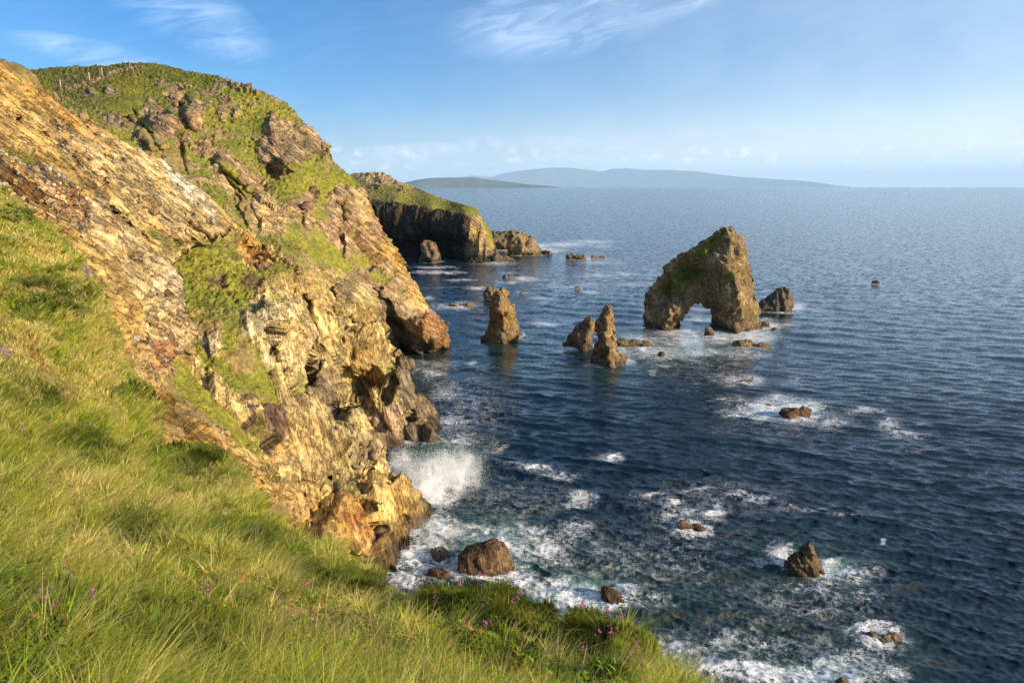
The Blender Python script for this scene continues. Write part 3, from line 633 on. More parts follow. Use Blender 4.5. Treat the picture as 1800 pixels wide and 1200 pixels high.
build_land('ground', 'ground', GROUND_POLY, GROUND, 3.0, 10, 2.4, M_soil, [(3, .10, 403), (1.2, .06, 413), (.4, .02, 423)], (10, 0, (1, 1, 1)), 5, soft_amp=0.20)
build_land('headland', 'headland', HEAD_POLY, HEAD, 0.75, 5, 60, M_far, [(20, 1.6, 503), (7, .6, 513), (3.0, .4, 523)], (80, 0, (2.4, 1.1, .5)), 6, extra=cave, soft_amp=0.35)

# ------------------------------------------------------------------ the sea
SEA_ROCKS = []          # (x, y, radius) of everything that breaks the surface
# foam seen on the water: (px, py, half width, half height, strength)
FOAM = [
 (1130,990,300,100,.31),(1420,1060,190,90,.35),(900,880,160,70,.28),(820,720,110,110,.33),(1250,640,220,50,.28),(1400,740,200,50,.28),(1250,880,220,50,.30),(1000,480,300,40,.26),(1300,1130,280,50,.40),
 (775,850,60,50,1.3),(700,820,30,30,1.1),(760,930,60,40,1.1),(730,975,60,30,1.2),(800,1000,60,30,1.0),(700,1010,50,25,1.0),(880,965,60,40,1.0),(900,1010,40,25,1.05),
 (960,960,60,40,.85),(1010,930,50,20,.6),(1000,1050,70,26,1.1),(1085,1040,50,24,.95),(960,1030,60,26,1.0),(1140,1065,40,20,.6),(930,930,50,20,.7),(850,930,60,16,.7),
 (1180,1150,80,30,.75),(1250,1180,80,28,.95),(1350,1185,110,34,1.05),(1450,1190,110,34,1.1),(1540,1120,60,34,.8),(1500,1160,70,30,.75),(1570,1180,40,22,.7),
 (1375,975,26,22,1.3),(1450,1000,40,24,1.0),(1500,1010,50,24,.75),(1430,1030,60,20,.7),(1520,1050,30,26,.6),(1340,990,40,24,.45),
 (1200,910,70,34,.62),(1180,885,30,14,.8),(1265,905,24,22,.8),(1210,940,60,16,.5),(1140,866,40,6,.9),(1340,880,40,8,.9),(1300,872,40,6,.7),(1230,862,40,6,.7),
 (1015,872,30,16,1.0),(1000,888,20,10,.9),(940,825,40,9,.8),(980,838,40,8,.8),(900,815,30,8,.6),(1065,800,26,8,.9),(870,785,30,10,.55),
 (1400,722,60,24,1.3),(1340,720,60,20,1.0),(1300,722,50,18,.8),(1460,745,50,14,.7),(1560,745,20,16,.7),(1520,722,50,8,.7),(1590,762,40,8,.6),(1370,700,40,10,.8),
 (1290,668,50,14,.7),(1320,668,30,10,.9),(1400,670,20,12,.5),(1150,655,12,6,.8),(1160,1060,60,30,.4),
 (1260,592,40,16,1.2),(1310,590,60,18,1.2),(1340,572,40,14,1.2),(1200,600,60,18,.95),(1160,622,60,14,1.0),(1130,600,50,20,.85),(1230,620,70,12,.8),(1090,620,40,14,.8),(1300,622,70,12,.7),(1380,570,24,10,.6),
 (1400,540,22,9,1.2),(1430,545,30,6,.5),(1010,613,34,5,1.25),(1060,640,40,6,.9),(1100,635,24,12,.8),(960,568,30,9,1.0),(990,563,34,4,1.1),(900,596,30,6,.7),(912,588,14,6,1.0),
 (1040,425,60,4,.9),(990,430,60,5,1.1),(940,432,40,5,1.2),(900,440,60,5,1.0),(960,440,40,5,1.2),(870,463,50,4,1.0),(1030,455,60,5,.8),(1050,462,60,5,.7),(1060,433,30,3,.8),
 (765,470,45,3,1.1),(770,479,60,3,1.3),(810,492,30,4,1.1),(790,505,80,3,.4),(920,490,28,5,1.2),(895,496,30,4,1.0),(840,507,24,3,1.1),(900,480,40,3,.6),
 (1050,484,40,5,.8),(1100,482,20,4,.9),(1000,505,40,4,.8),(1040,514,18,5,1.0),(1030,500,40,3,.6),(950,526,30,3,.8),(925,515,20,4,.7),(1120,500,50,4,.7),(1150,484,60,3,.5),
 (790,540,40,9,.8),(820,535,30,5,.7),(750,523,14,6,.9),(740,540,20,8,.6),(760,655,22,8,.95),(770,640,60,12,.5),(830,637,14,5,.8),(1000,665,14,4,.6),
 (780,690,40,30,.55),(790,740,50,24,.65),(800,770,50,16,.7),(750,655,30,20,.6),(1510,498,30,4,.5),(1545,500,14,3,.7),(1230,545,30,8,.6),(1230,560,40,6,.5),(1150,575,16,4,.8),
 (1540,943,8,5,1.0),(1570,760,16,6,.7),(1410,895,70,5,.5),(1490,905,40,6,.6),(1620,790,60,5,.35),(1280,700,40,10,.5),(1170,640,50,8,.5),
]
KELP = [(963,889,12,8),(850,880,34,10),(1045,925,40,22),(1060,950,30,12),(1050,1000,50,25),(1215,925,34,14),(1290,940,34,16),(1180,1010,50,14),(1280,1015,60,18),(1260,1080,50,22),(1340,1110,70,26),
        (1430,1110,60,24),(1460,1085,40,24),(1590,1030,30,10),(1180,1090,70,20),(1500,1040,40,16),(1370,1060,60,20),(1640,1165,60,14),(1120,1030,30,12),(1560,1130,40,16),(735,1010,40,20)]
def sea_height(X, Y, spacing):
    rs = np.random.RandomState(4)
    Z = np.zeros_like(X); DX = np.zeros_like(X); DY = np.zeros_like(X); att_sum = 0
    gust = .85 + .45 * fbm(np.stack([X * .6, Y, X * 0], -1) * .02, 3, 19)
    for i in range(96):
        lam = 0.65 * (13 / 0.65) ** (rs.rand() ** 1.1)
        th = math.radians(-112 + rs.randn() * (70 if i % 6 == 0 else 23 if lam < 4 else 16))
        k = 2 * math.pi / lam; kx, ky = math.cos(th) * k, math.sin(th) * k
        a = 0.0160 * lam ** 0.80 * (0.5 + rs.rand())
        if lam > 3.6: a *= 0.27
        ph = kx * X + ky * Y + rs.rand() * 6.28
        w = np.clip((lam / spacing - 2.2) / 3.0, 0, 1) * a * (gust if lam < 5 else 1.0)
        Z += w * np.cos(ph); s = w * np.sin(ph) * 0.9
        DX -= s * math.cos(th); DY -= s * math.sin(th)
    return Z, DX, DY
def build_sea():
    cols = np.concatenate([[-3000, -1200, -400, 0, 250, 420], np.arange(520, 1960, 1.7), [1980, 2050, 2200, 2600, 3600, 5000]])
    d = [1.2]
    while d[-1] < 900: d.append(d[-1] + min(1.5, max(0.35, d[-1] * 0.06)))
    rows = 328.0 + np.array(d); rows = rows[rows < 1222]
    rows = np.concatenate([rows, [1240, 1300, 1400, 1700, 2400, 5000]])
    px, py = np.meshgrid(cols, rows)
    P = on_sea(px, py)
    X, Y = P[..., 0], P[..., 1]
    spacing = np.maximum(np.gradient(Y, axis=0).__abs__(), 0.12)
    spacing = np.maximum(spacing, np.abs(np.gradient(X, axis=1)))
    Z, DX, DY = sea_height(X, Y, spacing)
    foam = np.zeros_like(X)
    wn1 = vnoise(np.stack([X, Y * .7, X * 0], -1) * 0.12, 3); wn2 = vnoise(np.stack([X, Y * .7, X * 0], -1) * 0.4, 5)
    qx = px + wn1 * 12 * 60 / np.maximum(t_sea(py), 60) * 1.4 + wn2 * 7; qy = py + (wn2 * 5 + wn1 * 4) * 80 / np.maximum(t_sea(py), 80)
    for (cx, cy, rx, ry, s) in FOAM:
        r = np.sqrt(((qx - cx) / (rx * 1.12)) ** 2 + ((qy - cy) / (ry * 1.12)) ** 2)
        foam = np.maximum(foam, .92 * s * np.clip(1.15 - r, 0, 1))
    for (x, y, r) in SEA_ROCKS:
        dd = np.sqrt((X - x) ** 2 + (Y - y) ** 2) - r
        foam = np.maximum(foam, 0.85 * np.clip(1 - dd / (0.8 + 0.5 * r), 0, 1) * (0.75 + .5 * wn2))
    kelp = np.zeros_like(X)
    for (cx, cy, rx, ry) in KELP:
        r = np.sqrt(((qx - cx) / rx) ** 2 + ((qy - cy) / ry) ** 2)
        kelp = np.maximum(kelp, np.clip(1.3 - r, 0, 1))
    # water over the shallows near the shore and the stacks is greener
    shal = np.zeros_like(X)
    for (cx, cy, rx, ry) in [(1000,1050,420,120),(1400,1150,320,110),(820,950,200,110),(1200,605,200,40),(900,620,120,60),(740,640,80,60),(1080,650,120,40),(1400,1000,200,80),(780,790,120,60)]:
        r = np.sqrt(((px - cx) / rx) ** 2 + ((py - cy) / ry) ** 2); shal = np.maximum(shal, np.clip(1.2 - r, 0, 1))
    milk = np.zeros_like(X)
    for (cx, cy, rx, ry) in [(1220,615,110,22),(1000,1040,130,44),(860,960,130,60),(1440,1185,140,30),(770,830,90,60),(1380,722,80,26),(1460,1000,60,28),(1320,592,70,18)]:
        r = np.sqrt(((qx - cx) / rx) ** 2 + ((qy - cy) / ry) ** 2); milk = np.maximum(milk, np.clip(1.1 - r, 0, 1))
    Z = Z + 0.10 * np.clip(foam, 0, 1.2) * (1 + wn2)
    rough = np.clip(spacing / 6.0, 0, 1)
    V = np.stack([X + DX, Y + DY, Z], -1).reshape(-1, 3)
    nr, nc = px.shape; I = np.arange(nr * nc).reshape(nr, nc)
    F = np.stack([I[:-1, :-1], I[1:, :-1], I[1:, 1:], I[:-1, 1:]], -1).reshape(-1, 4)
    m, g, out = new_mat('sea_water')
    geo = g.n.new('ShaderNodeNewGeometry'); Pn = geo.outputs['Position']
    fo = g.attr('foam').outputs['Fac']; ke = g.attr('kelp').outputs['Fac']; sh = g.attr('shallow').outputs['Fac']; mi = g.attr('milk').outputs['Fac']; ro = g.attr('farness').outputs['Fac']
    n1, c1 = g.noise(Pn, 0.55, 4, 0.6)
    n2, c2 = g.noise(Pn, 2.4, 4, 0.6)
    n0, c0 = g.noise(Pn, 0.03, 4, 0.6)
    base = g.mix(g.ss(sh, 0.0, 1.0), (0.005, 0.018, 0.032), (0.013, 0.037, 0.036))
    base = g.mix(g.m('MULTIPLY', g.m('MULTIPLY', g.ss(ke, 0.1, 1.1), g.ss(n1, 0.38, 0.66)), 0.55), base, (0.070, 0.056, 0.018))
    base = g.mix(g.m('MULTIPLY', g.ss(mi, 0.0, 0.9), 0.75), base, (0.11, 0.22, 0.20))
    # lacy foam: threads along warped cell edges, solid where it is thick
    wv = g.v('ADD', g.v('MULTIPLY', Pn, (0.75, 1.25, 1.0)), g.v('SCALE', g.v('SUBTRACT', c1, (.5, .5, .5)), 3.2))
    wv = g.v('ADD', wv, g.v('SCALE', g.v('SUBTRACT', c2, (.5, .5, .5)), 0.7))
    q1, _ = g.noise(wv, 0.38, 6, 0.62, 1.2); q2, _ = g.noise(wv, 1.1, 5, 0.6, 0.9)
    lace = g.m('MAXIMUM', g.ss(g.m('ABSOLUTE', g.m('SUBTRACT', q1, 0.5)), 0.075, 0.0), g.m('MULTIPLY', g.ss(g.m('ABSOLUTE', g.m('SUBTRACT', q2, 0.5)), 0.085, 0.0), 0.8))
    lace = g.m('ADD', g.m('MULTIPLY', lace, 0.6), g.m('MULTIPLY', n2, 0.4))
    fs = g.m('ADD', g.m('MULTIPLY', fo, 0.54), g.m('MULTIPLY', lace, 0.98))
    fs = g.m('ADD', fs, g.m('MULTIPLY', g.m('SUBTRACT', n1, 0.5), 0.6))
    foamk = g.m('MULTIPLY', g.ss(fs, 0.64, 1.26), g.ss(fo, 0.0, 0.40))
    foamk = g.m('ADD', g.m('MULTIPLY', foamk, 0.88), g.m('MULTIPLY', g.ss(fo, 0.25, 1.2), 0.14), clamp=True)
    # scattered small whitecaps
    b = g.n.new('ShaderNodeBsdfPrincipled')
    g.put(g.mix(foamk, base, (0.80, 0.82, 0.84)), b.inputs['Base Color'])
    b.inputs['IOR'].default_value = 1.333
    g.put(g.mix(foamk, g.comb(g.ss(ro, 0.0, 1.0, 0.12, 0.36), 0, 0), (0.75, 0, 0)), b.inputs['Roughness'])
    g.put(g.m('SUBTRACT', 0.5, g.m('MULTIPLY', foamk, 0.35)), b.inputs['Specular IOR Level'])
    # ripples too small for the mesh
    r1, rc1 = g.noise(g.v('MULTIPLY', Pn, (1.0, 1.5, 1.0)), 2.2, 3, 0.6)
    r2, rc2 = g.noise(g.v('MULTIPLY', Pn, (0.7, 1.4, 1.0)), 0.5, 4, 0.65)
    tn = g.v('ADD', g.v('SCALE', g.v('SUBTRACT', rc1, (.5, .5, .5)), 0.62), g.v('SCALE', g.v('SUBTRACT', rc2, (.5, .5, .5)), g.ss(ro, 0.0, 0.6, 0.32, 1.25)))
    r3, rc3 = g.noise(g.v('MULTIPLY', Pn, (1.0, 1.6, 1.0)), 7.0, 2, 0.6)
    tn = g.v('ADD', tn, g.v('SCALE', g.v('SUBTRACT', rc3, (.5, .5, .5)), g.ss(ro, 0.0, 0.12, 0.55, 0.0)))
    tn = g.v('MULTIPLY', tn, (1, 1, 0))
    nn = g.v('NORMALIZE', g.v('ADD', geo.outputs['Normal'], tn))
    g.put(nn, b.inputs['Normal'])
    g.l.new(b.outputs[0], out.inputs['Surface'])
    o = mesh_np('water', V, F, m, {'foam': foam.ravel(), 'kelp': kelp.ravel(), 'shallow': shal.ravel(), 'milk': milk.ravel(), 'farness': rough.ravel()})
    tag(o, kind='structure')

# ------------------------------------------------------------------ rocks that stand in the sea
def remesh(o, voxel):
    md = o.modifiers.new('r', 'REMESH'); md.mode = 'VOXEL'; md.voxel_size = voxel
    dg = bpy.context.evaluated_depsgraph_get(); ev = o.evaluated_get(dg)
    me = bpy.data.meshes.new_from_object(ev)
    n = len(me.vertices); V = np.empty(n * 3, np.float32); me.vertices.foreach_get('co', V)
    q = [tuple(p.vertices) for p in me.polygons]
    N = np.empty(n * 3, np.float32); me.vertex_normals.foreach_get('vector', N)
    bpy.data.objects.remove(o); bpy.data.meshes.remove(me)
    V = V.reshape(-1, 3).astype(float)
    quads = np.array([f for f in q if len(f) == 4], int).reshape(-1, 4); tr = np.array([f for f in q if len(f) == 3], int).reshape(-1, 3)
    return V, quads, tr
def vnormals(V, quads, tris):
    N = np.zeros_like(V)
    for F in (quads, tris):
        if len(F):
            n = np.cross(V[F[:, 2]] - V[F[:, 0]], V[F[:, -1]] - V[F[:, 1]])
            for k in range(F.shape[1]): np.add.at(N, F[:, k], n)
    return N / (np.linalg.norm(N, axis=1, keepdims=True) + 1e-9)
def rock_colours(V, N, pal, seed, grass=None, wetline=1.6):
    a, b = np.array(CL[pal[0]]), np.array(CL[pal[1]])
    n1 = np.clip(fbm(V * 0.35, 4, seed) * 1.8 + .5, 0, 1)[:, None]
    a = a * .74; b = b * .74; n1 = np.clip(n1 + .9 * fbm(rot_frame(V, 78, 15, (5, 5, .7)), 3, seed + 6)[:, None], 0, 1)
    col = a * n1 + b * (1 - n1)
    col = col * (1 + 0.35 * fbm(V * 1.7, 3, seed + 2)[:, None])
    rock = np.ones(len(V))
    if grass is not None:
        gm = grass(V, N)[:, None]
        gr = np.array(CL['g']) * (0.6 + .5 * vnoise(V * 0.8, seed + 8)[:, None] * .5)
        col = col * (1 - gm) + gr * gm; rock = 1 - gm[:, 0]
    wet = np.clip((wetline * (1 + .4 * vnoise(V * .6, seed + 4)) - V[:, 2]) / (1.0 + .5 * wetline), 0, 1)
    col = col * (1 - .75 * wet[:, None]) + np.array([.035, .028, .02]) * .75 * wet[:, None]
    return np.clip(col, .012, .9), rock, wet
def outcrop(name, label, category, outline, foot_py, half, voxel, amps, beds, pal, seed, front=None, grass=None, group=None, wetline=1.6, edge=None, minprof=.22):
    """a free-standing rock: its outline gets its own distance, a rounded section front to back, and broken faces"""
    outline = np.asarray(outline, float)
    cxp = outline[:, 0].mean(); foot = on_sea(cxp, foot_py)
    Y0 = foot[1] + half * 0.55
    # cut each pixel ray with the upright plane y = Y0
    v = (outline[:, 1] - 600) / FPX; t = Y0 / (CP - v * SP)
    U = (outline[:, 0] - 900) / FPX * t; Zc = EYE - (SP + v * CP) * t
    Zc = np.where(outline[:, 1] > foot_py - 3, np.minimum(Zc, 0) - 3.0, Zc)
    ol = np.stack([U, Zc], -1)
    import bmesh
    bm = bmesh.new()
    vs = [bm.verts.new((x, -1.0 * half, z)) for x, z in ol]
    fc = bm.faces.new(vs); bmesh.ops.triangulate(bm, faces=[fc])
    r = bmesh.ops.extrude_face_region(bm, geom=bm.faces[:])
    bmesh.ops.translate(bm, vec=(0, 2.0 * half, 0), verts=[x for x in r['geom'] if isinstance(x, bmesh.types.BMVert)])
    bmesh.ops.recalc_face_normals(bm, faces=bm.faces[:])
    me = bpy.data.meshes.new('t'); bm.to_mesh(me); bm.free()
    o = bpy.data.objects.new('t', me); COL.objects.link(o)
    V, Q, T = remesh(o, voxel)
    d, _, _ = poly_sd(V[:, 0], V[:, 2], ol); d = np.abs(d)
    d = np.where(d < voxel, 0, d)
    # below the water the outline does not close in
    top = ol[:, 1].max()
    prof = minprof + (1 - minprof) * np.clip(np.sqrt(d / (edge or half)), 0, 1)
    prof = np.where(V[:, 2] < 0.5, np.maximum(prof, .6), prof)
    w = V[:, 1].copy()
    ysh = 0.25 * half * vnoise(np.stack([V[:, 0] / half / 2, V[:, 2] / half / 2, V[:, 0] * 0], -1), seed)
    fr = np.zeros(len(V))
    if front is not None:
        C = np.asarray(front, float)
        vv = (C[:, 1] - 600) / FPX; tt = Y0 / (CP - vv * SP)
        cu = (C[:, 0] - 900) / FPX * tt; cz = EYE - (SP + vv * CP) * tt
        ww = np.exp(-((V[:, 0, None] - cu) ** 2 + (V[:, 2, None] - cz) ** 2) / (2 * (0.35 * half) ** 2)) + 1e-6
        fr = 1.5 * (ww * C[:, 2]).sum(1) / ww.sum(1)
    V[:, 1] = Y0 + w * prof + ysh - np.where(w < 0, fr * prof, 0)
    N = vnormals(V, Q, T)
    ctr = np.array([foot[0], Y0, top / 2])
    if ((V - ctr) * N).sum() < 0: N = -N
    disp = 0
    for (L, amp, s_) in amps:
        B = rot_frame(V + 0.2 * L * np.stack([vnoise(V / L, s_), vnoise(V / L, s_ + 1), vnoise(V / L, s_ + 2)], -1), beds[0], beds[1], np.array(beds[2]) * L)
        vv = facets(B, s_ + seed, 1.2, .45)[0] if L == amps[0][0] else blocks(B, s_ + seed)[0]
        disp = disp + amp * vv
    V = V + N * disp[:, None]
    N2 = vnormals(V, Q, T)
    if (N2 * N).sum() < 0: N2 = -N2
    col, rock, wet = rock_colours(V, N2, pal, seed, grass, wetline)
    o = mesh_np(name, V - np.array([foot[0], Y0, 0]), Q, M_rock, {'col': col, 'rock': rock, 'wet': wet}, tris=T)
    o.location = (foot[0], Y0, 0)
    tag(o, label, category, group)
    SEA_ROCKS.append((foot[0], Y0, 0.42 * (U.max() - U.min())))
    return o

def arch_grass(V, N):
    px, py, _ = pixel_of(V)
    a, _, _ = poly_sd(px, py, [(1268,402),(1282,404),(1272,425),(1258,440),(1240,470),(1230,500),(1200,512),(1160,520),(1150,512),(1170,480),(1210,450),(1240,420)])
    b, _, _ = poly_sd(px, py, [(1242,482),(1262,484),(1290,478),(1300,470),(1292,492),(1272,498),(1250,492)])
    c, _, _ = poly_sd(px, py, [(1296,470),(1310,465),(1314,495),(1305,500)])
    s = np.maximum(np.maximum(a / 8, b / 3), c / 5 - .5) + vnoise(V * .7, 3) * .7
    return np.clip(s + .3, 0, 1) * (N[:, 2] > -.3)
arch_outline = [(1140,585),(1136,575),(1135,555),(1138,535),(1141,522),(1150,508),(1158,494),(1168,484),(1175,472),(1186,458),(1196,450),(1212,443),(1224,434),(1240,424),(1255,416),(1266,408),(1273,401),(1284,405),(1296,413),(1303,420),(1309,429),(1308,445),(1307,458),(1310,466),(1313,478),(1317,490),(1314,505),(1316,517),(1325,530),(1328,545),(1329,560),(1334,572),(1332,582),
   (1258,585),(1258,570),(1259,560),(1256,547),(1251,540),(1243,534),(1232,532),(1222,531),(1213,536),(1205,544),(1198,553),(1192,563),(1188,572),(1186,580),(1185,585)]
outcrop('sea_arch', 'tall rock arch standing in the sea, green turf on its crown and left flank', 'sea arch', arch_outline, 580, 6.2, 0.40,
        [(7, .85, 3), (2.6, .62, 5), (1.1, .30, 7)], (78, 20, (2.0, 1.1, .4)), 'TK', 11, wetline=3.4,
        front=[(1145,550,-2),(1170,500,-5),(1200,470,-6),(1240,430,-5),(1250,450,1.0),(1245,500,0),(1275,420,-1),(1270,500,3.5),(1290,480,2),(1300,440,-2),(1285,560,3),(1310,560,0),(1210,510,-3),(1180,550,1),(1225,520,-5)], grass=arch_grass)
outcrop('sea_rock', 'dark grey triangular rock with a notched top standing in the sea right of the arch', 'sea rock',
        [(1326,548),(1334,540),(1340,531),(1350,524),(1362,515),(1372,507),(1378,509),(1380,506),(1388,507),(1390,516),(1394,526),(1394,538),(1390,548)], 547, 3.4, 0.35, [(4, .7, 3), (1.6, .35, 5), (.8, .12, 7)], (85, 10, (1.6, 1, .4)), 'KS', 12, group='rocks in the sea around the arch')
outcrop('sea_stack', 'golden brown leaning sea stack with a stepped right shoulder, nearest the long cliff', 'sea stack',
        [(851,600),(853,590),(861,575),(863,562),(862,548),(866,530),(869,516),(875,509),(884,510),(888,517),(890,527),(896,534),(903,536),(904,552),(906,566),(909,580),(911,590),(908,600)], 598, 5.0, 0.32, [(4.5, .75, 3), (1.8, .42, 5), (.8, .17, 7)], (60, 30, (1.4, 1, .6)), 'OP', 13, wetline=2.4, group='sea stacks',
        front=[(866,570,-3),(885,530,1),(882,590,2.5),(888,575,-1.5),(896,580,1.5),(905,560,-1)])
outcrop('sea_stack', 'small dark square-topped rock just behind the golden leaning stack', 'sea stack',
        [(851,526),(852,517),(855,506),(862,502),(870,503),(874,510),(874,526)], 526, 2.6, 0.35, [(3, .4, 3), (1.4, .22, 5), (.7, .1, 7)], (60, 30, (1.4, 1, .6)), 'PS', 14, group='sea stacks')
outcrop('sea_stack', 'broad shark-fin sea stack sloping up to the right, behind the thin spire', 'sea stack',
        [(986,615),(992,605),(1000,592),(1010,581),(1020,569),(1029,560),(1036,554),(1041,555),(1043,566),(1042,590),(1036,615)], 613, 4.2, 0.32, [(5, .45, 3), (2, .26, 5), (.8, .12, 7)], (48, 0, (2, 1, .5)), 'PS', 15, wetline=2.4, group='sea stacks',
        front=[(1000,600,-3),(1020,575,-2.5),(1035,570,1),(1030,600,2),(1042,600,1)])
outcrop('sea_stack', 'thin pointed rock spire with an orange tip, in front of the shark-fin stack', 'sea stack',
        [(1041,643),(1042,625),(1046,605),(1049,590),(1053,565),(1056,553),(1060,549),(1066,544),(1069,538),(1072,546),(1077,556),(1077,570),(1076,585),(1079,600),(1083,615),(1089,626),(1097,633),(1096,641),(1080,643)], 641, 3.4, 0.28, [(3.2, .6, 3), (1.4, .38, 5), (.7, .18, 7)], (78, 10, (1.4, 1, .6)), 'PT', 16, wetline=2.4, group='sea stacks',
        front=[(1050,620,-1.5),(1060,560,-.5),(1062,600,1),(1075,560,-.5),(1075,630,1),(1090,636,-.5)])
outcrop('headland_stack', 'squat ribbed grey rock at the end of the far headland', 'sea rock',
        [(892,450),(892,430),(896,420),(899,408),(906,405),(912,411),(922,411),(932,418),(940,424),(945,433),(955,440),(968,444),(960,448),(930,450)], 448, 8, 0.8, [(8, 1.2, 3), (3.5, .9, 5), (1.8, .3, 7)], (82, 0, (2, 1, .4)), 'TS', 17, group='rocks off the far headland', wetline=3)
outcrop('headland_stack', 'dark jagged ridge of rock joining the far headland to the ribbed rock', 'sea rock',
        [(862,440),(862,410),(868,404),(876,408),(886,406),(897,409),(902,416),(902,436),(890,441)], 438, 7, 0.8, [(8, 1.2, 3), (3.5, .8, 5), (1.8, .3, 7)], (70, 0, (2, 1, .5)), 'KS', 18, group='rocks off the far headland', wetline=4)
outcrop('headland_rock', 'low dark ledge of rock at the foot of the far headland tip', 'sea rock',
        [(862,459),(864,452),(872,447),(884,449),(896,451),(905,455),(904,459)], 459, 4, 0.6, [(6, .8, 3), (2.5, .4, 5), (1.4, .2, 7)], (20, 0, (1.4, 1, .6)), 'KS', 19, group='rocks off the far headland', wetline=2)
outcrop('cave_pillar', 'sunlit tan rock standing inside the dark cave of the far headland', 'sea rock',
        [(738,458),(741,444),(745,430),(750,423),(757,422),(764,426),(771,434),(775,442),(774,452),(776,458)], 461, 4, 0.8, [(8, 1.4, 3), (3.5, .8, 5), (1.8, .3, 7)], (70, 0, (1.4, 1, .6)), 'PK', 20, group='rocks off the far headland', wetline=2)

def boulder(name, label, px, py, w, h, pal='KS', seed=0, group=None, lumps=1, detail=1.0, depth=0.8, category='sea rock', zoff=0.0, tilt=0.0):
    """irregular rock: several cut blocks fused, w x h photo pixels, (px, py) the middle of its waterline"""
    import bmesh
    rs = np.random.RandomState(seed)
    foot = on_sea(px, py); t = float(t_sea(py)); W = w * t / FPX; H = h * t / FPX
    bm = bmesh.new(); W = W * (1.28 if lumps == 1 else 1.1); H = H * 1.08
    for i in range(lumps):
        f = (i + .5) / lumps - .5
        c = np.array([f * W * .85 if lumps > 1 else 0, rs.uniform(-.12, .12) * W * (lumps > 1), 0])
        rx = W * (0.5 if lumps == 1 else .72 / lumps * rs.uniform(.9, 1.3)); rz = H * (1 if i == 0 or lumps == 1 else rs.uniform(.45, .95)); ry = rx * depth if lumps > 1 else W * .5 * depth
        pts = rs.randn(22, 3); pts /= np.linalg.norm(pts, axis=1, keepdims=True)
        pts *= rs.uniform(.82, 1.0, (22, 1))
        vs = [bm.verts.new((c[0] + p[0] * rx + tilt * max(p[2], 0) * rx, c[1] + p[1] * ry, (p[2] * rz) if p[2] > 0 else p[2] * max(rz, rx) * .8)) for p in pts]
        bmesh.ops.convex_hull(bm, input=vs)
    loose = [v for v in bm.verts if not v.link_faces]
    bmesh.ops.delete(bm, geom=loose, context='VERTS')
    me = bpy.data.meshes.new('t'); bm.to_mesh(me); bm.free()
    o = bpy.data.objects.new('t', me); COL.objects.link(o)
    V, Q, T = remesh(o, max(W / (38 * detail), 0.04))
    N = vnormals(V, Q, T)
    if (V * N).sum() < 0: N = -N
    disp = 0
    for (k, amp, s_) in ((.36, .022, 3), (.15, .010, 5), (.07, .005, 7)):
        L = W * k; B = rot_frame(V + foot, 40 + 30 * rs.rand(), 30, np.array([1.5, 1, .6]) * L)
        vv, e = facets(B, s_ + seed, 1.2, .5); disp = disp + W * amp * (vv - .5 * np.clip(1 - e / .1, 0, 1))
    V = V + N * disp[:, None]; V[:, 2] += zoff
    col, rock, wet = rock_colours(V + foot * np.array([1, 1, 0]), N, pal, seed, None, wetline=max(.25, min(1.2, .35 * H)))
    o = mesh_np(name, V, Q, M_rock, {'col': col, 'rock': rock, 'wet': wet}, tris=T); o.location = tuple(foot)
    tag(o, label, category, group)
    SEA_ROCKS.append((foot[0], foot[1], W * .45))
    return o
A = 'rocks in the sea around the arch'; S_ = 'rocks in the sea near the shore'; Fh = 'rocks off the far headland'
outcrop('sea_boulder', 'big brown wedge-shaped boulder in white foam below the cliff corner', 'boulder', [(806,980),(818,967),(846,960),(870,953),(882,957),(896,977),(902,998),(900,1008),(880,1012),(845,1012),(806,1010)], 1004, 1.9, .11, [(1.8, .20, 3), (.7, .08, 5), (.3, .03, 7)], (30, 40, (1.6, 1.2, .8)), 'NP', 41, group=S_, wetline=.7, edge=1.2, minprof=.45)
boulder('sea_boulder', 'brown boulder half under white surf, left of the big brown boulder', 774, 976, 34, 18, 'NK', 42, S_, 1, 1.2, .8, 'boulder')
boulder('sea_boulder', 'small near-black boulder in foam just above the heather bush', 772, 1012, 40, 16, 'ND', 43, S_, 1, 1.2, .8, 'boulder')
outcrop('sea_boulder', 'brown sloping boulder with surf on both sides, right of the heather edge', 'boulder', [(1057,1040),(1062,1034),(1073,1035),(1086,1042),(1103,1053),(1103,1062),(1060,1062)], 1056, 1.1, .08, [(1.8, .20, 3), (.7, .08, 5), (.3, .03, 7)], (30, 0, (1.6, 1.2, .8)), 'NP', 44, group=S_, wetline=.5, edge=.8, minprof=.4)
outcrop('sea_boulder', 'dark upright jagged rock in the sea at the lower right, foam on both sides', 'boulder', [(1383,1012),(1384,990),(1397,975),(1410,966),(1419,959),(1426,957),(1430,968),(1437,980),(1445,990),(1444,1004),(1436,1016),(1400,1016)], 1008, 1.5, .09, [(1.8, .32, 3), (.8, .16, 5), (.3, .05, 7)], (75, 10, (1.6, 1, .5)), 'KN', 45, group=S_, wetline=.9, edge=1.2, minprof=.3)
boulder('sea_boulder', 'low reddish rock barely above water, between foam swirls', 1216, 926, 46, 13, 'NP', 46, S_, 2, 1.2, .9, 'boulder')
boulder('sea_boulder', 'rough brown rock ringed by a wide white foam patch', 1401, 730, 46, 22, 'KN', 47, S_, 2, 1.6, .8, 'boulder')
boulder('sea_boulder', 'tiny brown rock left of the foam-ringed rock', 1352, 713, 10, 5, 'PR', 48, S_, 1, .8)
boulder('sea_boulder', 'small flat brown rock in thin foam, below the arch', 1312, 671, 26, 6, 'PS', 49, S_, 2, 1)
boulder('sea_boulder', 'dark brown reef top awash with foam in the lower right corner', 1552, 1118, 60, 9, 'DK', 50, S_, 3, 1)
